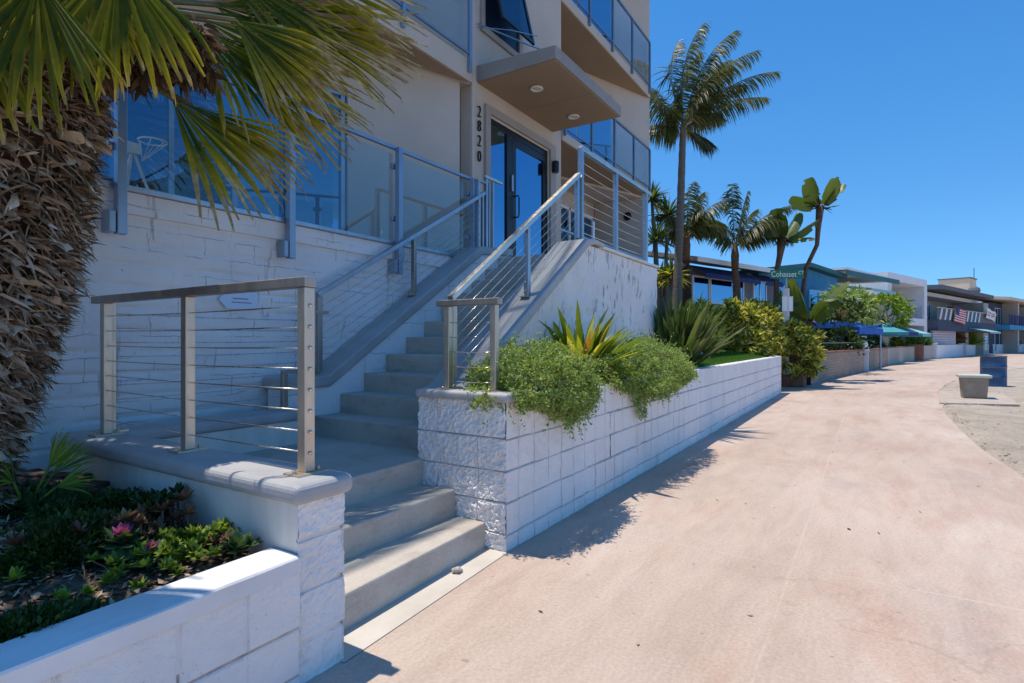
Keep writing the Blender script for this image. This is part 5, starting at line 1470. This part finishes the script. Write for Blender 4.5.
slab(b, [hpl(O, -.4, -.35, 4.45), hpl(O, 4.7, -.35, 5.15), hpl(O, 4.7, 8.3, 5.15), hpl(O, -.4, 8.3, 4.45)], .2)
slab(b, [hpl(O, 4.7, -.35, 5.15), hpl(O, 9.0, -.35, 4.9), hpl(O, 9.0, 8.3, 4.9), hpl(O, 4.7, 8.3, 5.15)], .2)
rf = b.build('roof', M['teal_trim'], h)
b = MB(); slab(b, [hpl(O, 8.2, -.6, 5.2), hpl(O, 16.2, -.6, 5.1), hpl(O, 16.2, 8, 5.3), hpl(O, 8.2, 8, 5.4)], .12); b.build('porch_roof', M['white_wall'], h)
b = MB(); hbx(b, O, 8.2, 16.2, -.62, -.58, 4.8, 5.06); b.build('fascia', M['teal_trim'], h)
hwin(h, O, 1.6, 3.9, 2.6, 3.9, mull=(2.7,)); hwin(h, O, 5.2, 7.2, 2.6, 3.9, mull=(6.2,)); hwin(h, O, 9.5, 12.0, 2.9, 4.3, q=2.0, mull=(10.7,))
awning('awning', h, O, 12.0, 16.0, 1.9, 4.35, 4.75, 2.4, 'pale_teal_cloth')
b = MB(); b.lathe(hpl(O, 9.6, 3, 5.2), [(.12, 0), (.12, .3), (.25, .32), (.28, .45), (.1, .5)], 10); b.build('vent', M['dark_roof'], h)

# white modern house with a framed balcony
O = (47.3, -1.05, 0)
h = thing('modern_house', 'white flat-roofed house with a framed upper balcony', 'house', O)
b = MB()
hbx(b, O, 0, .75, 0, 11, -.05, 6.2); hbx(b, O, 8.1, 8.8, 0, 11, -.05, 6.2); hbx(b, O, .75, 8.1, 0, 11, 5.65, 6.2); hbx(b, O, .75, 8.1, 0, 3, 2.55, 3.1)
b.build('wall', M['white_wall'], h)
b = MB(); hbx(b, O, .75, 8.1, 2.6, 2.8, 3.1, 5.65); hbx(b, O, .75, 8.1, 1.6, 1.8, 0, 2.55); b.build('recess_wall', M['greige_wall'], h)
hwin(h, O, 1.7, 4.6, 3.15, 5.3, 'black_frame', 'win', 2.6, (3.1,)); hwin(h, O, 1.0, 3.6, .2, 2.4, 'black_frame', 'win', 1.6, (2.3,))
b = MB(); hbx(b, O, .75, 8.1, .12, .16, 4.05, 4.1)
for k in range(26): hbx(b, O, .85+k*.28, .875+k*.28, .125, .15, 3.1, 4.05)
b.build('balcony_rail', M['alu'], h)

# grey house with a broad overhanging roof
O = (58.7, -4.0, 0)
h = thing('flat_roof_house', 'grey house with a broad dark overhanging roof beside the white one', 'house', O)
b = MB(); hbx(b, O, .3, 16.0, 1.8, 12, -.05, 5.6); b.build('wall', M['greige_wall'], h)
b = MB(); slab(b, [hpl(O, -.4, -1.2, 6.0), hpl(O, 17.4, -1.2, 6.0), hpl(O, 17.4, 12, 6.6), hpl(O, -.4, 12, 6.6)], .35); b.build('roof', M['dark_roof'], h)
hwin(h, O, .8, 3.6, 3.6, 5.0, 'white_plastic', 'win', 1.8, (2.0,)); hwin(h, O, 4.4, 7.4, 3.6, 5.0, 'white_plastic', 'win', 1.8, (5.8,))
# house with the slatted balcony and flags
O = (60.0, -5.9, 0)
h = thing('balcony_house', 'dark blue house with a slatted white balcony front hung with flags', 'house', O)
b = MB(); hbx(b, O, -1.5, 16.5, 3.2, 12, -.05, 5.2); b.build('wall', M['navy_wall'], h)
b = MB(); hbx(b, O, -2.4, 17.5, 1.5, 12.3, 5.22, 5.55); b.build('roof', M['white_wall'], h)
b = MB(); hbx(b, O, -4.2, 15.5, 0, 3.2, 2.2, 3.1); b.build('balcony', M['navy_wall'], h)
b = MB(); hbx(b, O, -4.2, 15.5, .02, .06, 3.1, 3.98); b.build('balcony_panel', M['dark_roof'], h)
for k in range(10):
    s_ = -4.0+k*1.35
    b = MB(); slant = .55
    b.add([hpl(O, s_, -.06, 3.1), hpl(O, s_+.32, -.06, 3.1), hpl(O, s_+.32+slant, -.06, 4.0), hpl(O, s_+slant, -.06, 4.0), hpl(O, s_, 0, 3.1), hpl(O, s_+.32, 0, 3.1), hpl(O, s_+.32+slant, 0, 4.0), hpl(O, s_+slant, 0, 4.0)],
          [(0, 1, 2, 3), (7, 6, 5, 4), (0, 4, 5, 1), (1, 5, 6, 2), (2, 6, 7, 3), (3, 7, 4, 0)])
    b.build('slat', M['white_wall'], h)
b = MB(); hbx(b, O, -4.2, 15.5, -.08, .08, 4.0, 4.08); b.build('balcony_rail', M['greige_wall'], h)
hwin(h, O, -.6, 2.4, 3.2, 5.0, 'white_plastic', 'win', 3.2, (.8,)); hwin(h, O, 3.4, 6.2, 3.2, 5.0, 'white_plastic', 'win', 3.2, (4.8,)); hwin(h, O, 11.5, 14.0, 3.2, 5.0, 'white_plastic', 'win', 3.2)
b = MB(); hbx(b, O, -4.0, 2.6, .4, .6, -.05, 2.2); b.build('lattice_wall', M['lattice'], h)
b = MB(); hbx(b, O, 9.5, 10.6, 1.2, 3.2, -.05, 2.2); hbx(b, O, 13.4, 15.4, .6, 3.2, -.05, 5.2); b.build('pier', M['greige_wall'], h)
hwin(h, O, 13.8, 15.0, .5, 1.9, 'white_plastic', 'win', .6)
awning('awning', h, O, 5.0, 9.0, -.01, 2.2, 2.55, 1.5, 'pale_teal_cloth')
def flag(name, label, O, s0, w, z1, z0, tilt, kind):
    t = thing(name, label, 'flag', hpl(O, s0, -.2, z0))
    def P(u, v, e=0):  # u along, v down
        return hpl(O, s0+w*u+.10*math.sin(u*5+v*3), -.22-.06*math.sin(u*7+v*4)-e, z1-(z1-z0)*v-tilt*u)
    b = MB(); b.grid(lambda i, j: P(i/10, j/8), 10, 8); b.build('cloth', M['flag_white'], t, smooth=True)
    if kind == 'stripes':
        for k in range(7):
            b = MB(); b.grid(lambda i, j: P(i/10, (k*2+j)/13, .02), 10, 1); b.build('stripe', M['flag_red'], t, smooth=True)
        b = MB(); b.grid(lambda i, j: P(i/10*.45, j/13, .045), 10, 7); b.build('canton', M['flag_blue'], t, smooth=True)
    else:
        for (u0, u1, v0, v1) in ((.12, .32, .3, .42), (.4, .6, .28, .4), (.68, .88, .3, .42), (.15, .45, .55, .66), (.55, .85, .55, .66)):
            b = MB(); b.grid(lambda i, j: P(u0+(u1-u0)*i/3, v0+(v1-v0)*j/2, .02), 3, 2); b.build('mark', M['flag_red'], t, smooth=True)
    return t
flag('flag', 'red striped flag with a blue corner hanging from the slatted balcony', O, -.5, 3.4, 4.3, 3.0, .25, 'stripes')
flag('flag', 'white flag with small red marks hanging from the balcony', O, 10.3, 3.6, 4.55, 3.6, .3, 'marks')
# tower and the farthest houses
O = (82, -9.5, 0)
h = thing('stucco_tower', 'square tan stair tower rising above the roofs', 'building', at(974, 341.5, 76))
c = at(974, 341.5, 76); b = MB(); b.obox(Vector((c.x, c.y, 0))-HD*2.2, HD*3.4, HB*3.4, UPV*9.7); b.build('wall', M['cream_wall'], h)
b = MB(); b.obox(Vector((c.x, c.y, 9.702))-HD*2.3-HB*.1, HD*3.6, HB*3.6, UPV*.14); b.build('coping', M['dark_roof'], h)
b = MB(); b.tube([(c.x, c.y, 9.7), (c.x, c.y, 11.2)], .05, 5); b.build('antenna', M['dark_roof'], h)
O = (79.5, -13.0, 0)
h = thing('blue_house', 'blue two-storey house with a tan roof at the far bend', 'house', O)
b = MB(); hbx(b, O, -.5, 30, 2, 12, -.05, 5.6); b.build('wall', M['navy_wall'], h)
b = MB(); slab(b, [hpl(O, -2, 0, 6.0), hpl(O, 32, 0, 6.2), hpl(O, 32, 12, 7.4), hpl(O, -2, 12, 7.2)], .3); b.build('roof', M['cream_wall'], h)
b = MB(); hbx(b, O, -1, 30, .2, 2, 2.6, 3.1); b.build('balcony', M['teal_paint'], h)
b = MB()
for k in range(40): hbx(b, O, -.9+k*.75, -.75+k*.75, .2, .26, 3.1, 4.1)
hbx(b, O, -1, 30, .18, .28, 4.1, 4.2); b.build('balcony_rail', M['navy_cloth'], h)
for s_ in (2, 7, 12, 17, 22): hwin(h, O, s_, s_+2.6, 3.2, 5.1, 'white_plastic', 'win', 2.0, (s_+1.3,)); hwin(h, O, s_, s_+2.2, .3, 2.3, 'white_plastic', 'win', 2.0)
for s_ in (5.5, 15.5, 25):
    b = MB(); hbx(b, O, s_, s_+.8, .6, 2, -.05, 5.7); b.build('pier', M['greige_wall'], h)
b = MB(); b.lathe(hpl(O, 3, 4, 6.9), [(.5, 0), (.6, .3), (.5, .6), (.2, .8)], 12); b.build('vent', M['dark_roof'], h)
O = (112, -26, 0)
h = thing('far_house', 'pale house at the end of the row along the bend', 'house', O)
b = MB(); hbx(b, O, -2, 40, 0, 12, -.05, 6.2); b.build('wall', M['cream_wall'], h)
b = MB(); hbx(b, O, -3, 41, -.6, 12.5, 6.2, 6.6); b.build('roof', M['dark_roof'], h)
for s_ in (0, 5, 10, 15, 20): hwin(h, O, s_, s_+3, 3.4, 5.2, 'white_plastic', 'win', 0, (s_+1.5,)); hwin(h, O, s_, s_+3, .4, 2.4, 'white_plastic', 'win', 0)

# ------------------------------------------------------------------ low walls along the promenade
def lowwall(label, pts, h, mat, th=.2, cap=None, name='garden_wall'):
    t = thing(name, label, 'wall', (*pts[0], 0)); b = MB(); cb = MB()
    for (x0, y0), (x1, y1) in zip(pts, pts[1:]):
        p, q = Vector((x0, y0, -.05)), Vector((x1, y1, -.05)); d = (q-p); sd = Vector((-d.y, d.x, 0)).normalized()*th
        b.obox(p, d, sd, UPV*(h+.05)); cb.obox(p-sd*.1+UPV*(h+.052), d, sd*1.2, UPV*.06)
    b.build('wall', M[mat], t); cb.build('coping', M[cap or mat], t, bevel=.01)
    return t
def seg(a, b_, n):
    """points along the walk's inner edge between two X positions"""
    P = [(19.5, 1.55), (23, 1.22), (29, .30), (36, -.55), (44.6, -1.85), (50, -3.2), (57.2, -5.1), (67, -7.4), (77.7, -10.2), (95, -16.4), (120, -28)]
    out = []
    for k in range(n+1):
        x = a+(b_-a)*k/n
        for (x0, y0), (x1, y1) in zip(P, P[1:]):
            if x0 <= x <= x1: out.append((x, y0+(y1-y0)*(x-x0)/(x1-x0))); break
    return out
M['tan_brick'] = m_brick('tan_brick', (.36, .26, .19), (.44, .33, .25), (.30, .24, .19), .40, .10, .012, .6, (.99, -.13))
M['pale_brick'] = m_brick('pale_board', (.48, .41, .33), (.52, .45, .37), (.33, .27, .22), .30, 2.0, .014, .5, (.98, -.2))
lowwall('tan brick garden wall curving along the walk past the court', seg(19.6, 29.6, 5), .92, 'tan_brick', cap='terracotta')
lowwall('second stretch of tan brick garden wall after the white pillar', seg(30.6, 37.6, 3), .92, 'tan_brick', cap='terracotta')
lowwall('tan upright-boarded garden wall in front of the white house', seg(37.8, 47.5, 4), .95, 'pale_brick', cap='terracotta')
lowwall('short beige garden wall beside the terracotta pillar', seg(49.2, 53.5, 2), .95, 'greige_wall')
lowwall('white garden wall in front of the slatted balcony house', seg(54.2, 66.5, 3), 1.0, 'white_wall')
lowwall('far white garden wall on the bend of the walk', seg(67.6, 80, 4), .95, 'white_wall')
lowwall('farthest white garden wall at the picture edge', seg(81, 118, 6), .95, 'white_wall')
def pillar(label, x, y, w, h, mat):
    t = thing('gate_pillar', label, 'pillar', (x, y, 0)); b = MB(); b.box(x-w/2, x+w/2, y-w/2, y+w/2, -.05, h); b.build('shaft', M[mat], t, bevel=.02)
    b = MB(); b.box(x-w/2-.04, x+w/2+.04, y-w/2-.04, y+w/2+.04, h+.002, h+.07); b.build('cap', M[mat], t, bevel=.01); return t
p = seg(30.1, 30.1, 1)[0]; pl_ = pillar('white pillar topped by a round white lamp', p[0], p[1]+.1, .42, .9, 'white_wall')
b = MB(); b.lathe((p[0], p[1]+.1, .96), [(.05, 0), (.05, .05), (.15, .12), (.2, .22), (.17, .34), (.06, .42)], 16); b.build('lamp_globe', M['lamp_trim'], pl_, smooth=True)
p = seg(48.3, 48.3, 1)[0]; pillar('terracotta brown pillar between two garden walls', p[0], p[1]+.1, .9, 1.05, 'terracotta')
p = seg(53.9, 53.9, 1)[0]; pillar('white pillar at the start of the white garden wall', p[0], p[1]+.1, .4, 1.15, 'white_wall')
p = seg(67.0, 67.0, 1)[0]; pillar('white pillar between the two far white walls', p[0], p[1]+.1, .5, 1.1, 'white_wall')
pp = seg(19.6, 19.6, 1)[0]; t = thing('gate_post', 'thin dark steel post at the corner of the brick wall', 'post', (pp[0]-.1, pp[1]+.1, 0))
b = MB(); b.box(pp[0]-.16, pp[0]-.04, pp[1]-.02, pp[1]+.1, 0, 1.05); b.build('shaft', M['black_frame'], t, bevel=.01)
b = MB(); b.box(pp[0]-.18, pp[0]-.02, pp[1]-.04, pp[1]+.12, 1.052, 1.08); b.build('cap', M['black_frame'], t)
# fence rail on the brick wall
fr_ = thing('wall_railing', 'dark low metal rail on top of the tan brick wall', 'railing', (22, 1.3, .98))
S_ = seg(19.8, 29.4, 6); b = MB()
for a, c in zip(S_, S_[1:]): b.bar((a[0], a[1]+.1, 1.28), (c[0], c[1]+.1, 1.28), .035)
b.build('rail', M['black_frame'], fr_)
for a in S_:
    b = MB(); b.box(a[0]-.02, a[0]+.02, a[1]+.08, a[1]+.12, .98, 1.27); b.build('post', M['black_frame'], fr_)

# ------------------------------------------------------------------ awnings, umbrellas and plants in the front gardens
def cover(label, c, w, d, z, rise, mat, name='shade_awning'):
    t = thing(name, label, 'awning', (c[0], c[1], 0)); A = Vector((c[0], c[1], z)); b = MB()
    P = [A-HD*w/2-HB*d/2, A+HD*w/2-HB*d/2, A+HD*w/2+HB*d/2, A-HD*w/2+HB*d/2]; top = A+UPV*rise
    L = [p-UPV*.28 for p in P]
    b.add(P+L+[top], [(0, 1, 8), (1, 2, 8), (2, 3, 8), (3, 0, 8), (0, 4, 5, 1), (1, 5, 6, 2), (2, 6, 7, 3), (3, 7, 4, 0)])
    b.build('canopy', M[mat], t)
    for p in P:
        q = A+(p-A)*.93; b = MB(); b.tube([(q.x, q.y, 0), (q.x, q.y, z)], .04, 6); b.build('pole', M['alu'], t)
    return t
cover('bright blue canopy over the first garden behind the brick wall', at(844, 341.5, 27.5), 3.0, 2.4, 1.95, .5, 'royal_cloth')
cover('second blue canopy left of the first behind palms', at(822, 341.5, 26.5), 2.6, 2.2, 2.2, .45, 'royal_cloth')
def umbrella(label, c, r, z, mat1, mat2, closed=False):
    t = thing('patio_umbrella', label, 'umbrella', (c[0], c[1], 0)); A = Vector((c[0], c[1], 0))
    b = MB(); b.tube([A, A+UPV*(z+.1)], .035, 8); b.build('pole', M['alu'], t)
    if closed:
        b = MB(); b.lathe(A, [(.10, z-1.5), (.26, z-1.35), (.30, z-.9), (.16, z-.25), (.05, z)], 10); b.build('canopy', M[mat1], t, smooth=True)
    else:
        for k in range(8):
            a0, a1 = 2*PI*k/8, 2*PI*(k+1)/8; b = MB()
            p0 = A+Vector((math.cos(a0)*r, math.sin(a0)*r, z-.62)); p1 = A+Vector((math.cos(a1)*r, math.sin(a1)*r, z-.62)); tp = A+UPV*z; dn = UPV*.22
            b.add([tp, p0, p1, p0-dn, p1-dn], [(0, 1, 2), (1, 3, 4, 2)]); b.build('panel', M[mat1 if k % 2 else mat2], t)
    return t
umbrella('navy and teal market umbrella in front of the white house', at(882, 341.5, 38), 2.0, 2.55, 'navy_cloth', 'teal_cloth')
umbrella('pale teal market umbrella right of the navy one', at(898, 341.5, 40.5), 1.9, 2.5, 'pale_teal_cloth', 'teal_cloth')
umbrella('closed teal umbrella standing by the terracotta pillar', at(932, 341.5, 50), 1, 2.75, 'teal_cloth', 'teal_cloth', True)
umbrella('closed navy umbrella behind the far white wall', at(986, 341.5, 62), 1, 2.4, 'navy_cloth', 'navy_cloth', True)
def gshrub(label, c, r, n, mat, seed, L=.35, w=.04, name='garden_shrub'):
    return leafshrub(name, label, c, r, n, L, w, mat, seed)
def gp(u, d, z): p = at(u, 341.5, d); return (p.x, p.y, z)
gshrub('feathery light green shrub in front of the teal house', gp(846, 27, 2.9), (1.6, 1.2, .9), 130, 'trail', 21, .5, .03)
gshrub('round light green tree over the market umbrellas', gp(884, 39, 3.3), (2.3, 1.6, 1.25), 170, 'lime', 22, .5, .05)
gshrub('dark hedge under the blue canopy', gp(838, 25.6, 1.1), (3.0, 1.0, .75), 150, 'lowgreen', 23)
gshrub('dark shrub under the navy umbrella', gp(868, 35, 1.0), (1.8, .8, .6), 90, 'lowgreen', 24)
gshrub('pale flowering shrub behind the boarded wall', gp(918, 44, 1.35), (1.4, .8, .55), 90, 'lime', 25)
gshrub('pale low plant left of the flowering shrub', gp(892, 40, 1.15), (.7, .6, .4), 50, 'lime', 26)
gshrub('red-leaved shrub in front of the lattice wall', gp(954, 54, 1.4), (1.0, .8, .6), 60, 'redleaf', 27)
gshrub('tan dry shrub at the far white wall', gp(1010, 72, 1.2), (2.2, .9, .5), 70, 'redleaf', 28)
gshrub('layered dark tree right of the bird of paradise', gp(838, 23.5, 2.55), (1.3, 1.0, .55), 120, 'lowgreen', 29, .2, .03)
clump('spiky_plant', 'yellow-green spiky plant before the slatted balcony house', 'plant', gp(970, 56, 1.0), 60, 1.5, .09, .1, 1.4, .3, 'lime', 30)
clump('spiky_plant', 'feathery palm-like plant in front of the teal house', 'plant', gp(838, 26, 2.3), 80, 1.5, .05, .1, 1.4, .9, 'trail', 31)

# dry leaves, twigs and grit blown on to the walk's edge and the sand
R = random.Random(61)
b = MB()
for i in range(420):
    x = R.uniform(3.0, 24); y = edge_y(x)+R.gauss(-.35, .30)
    if R.random() < .05: x, y = R.uniform(1.7, 9), R.uniform(-.8, 1.85)
    d = rdir(R); d.z *= .15; d.normalize(); s2 = d.cross(Vector((R.uniform(-.4, .4), R.uniform(-.4, .4), 1))).normalized()
    h = .008 if y > edge_y(x)+.1 else .03
    leaf4(b, Vector((x, y, h)), d, s2, R.uniform(.012, .05), R.uniform(.003, .010))
o = b.build('leaf_litter', M['mulch'], smooth=True); o['kind'] = 'stuff'
b = MB()
for i in range(420):
    x = R.uniform(6, 22); y = edge_y(x)-abs(R.gauss(.1, .8)); r = R.uniform(.006, .022)
    b.lathe((x, y, .012), [(r*.5, 0), (r, r*.4), (r*.7, r*.9), (r*.2, r*1.1)], 6)
o = b.build('pebbles', M['rock'], smooth=True); o['kind'] = 'stuff'
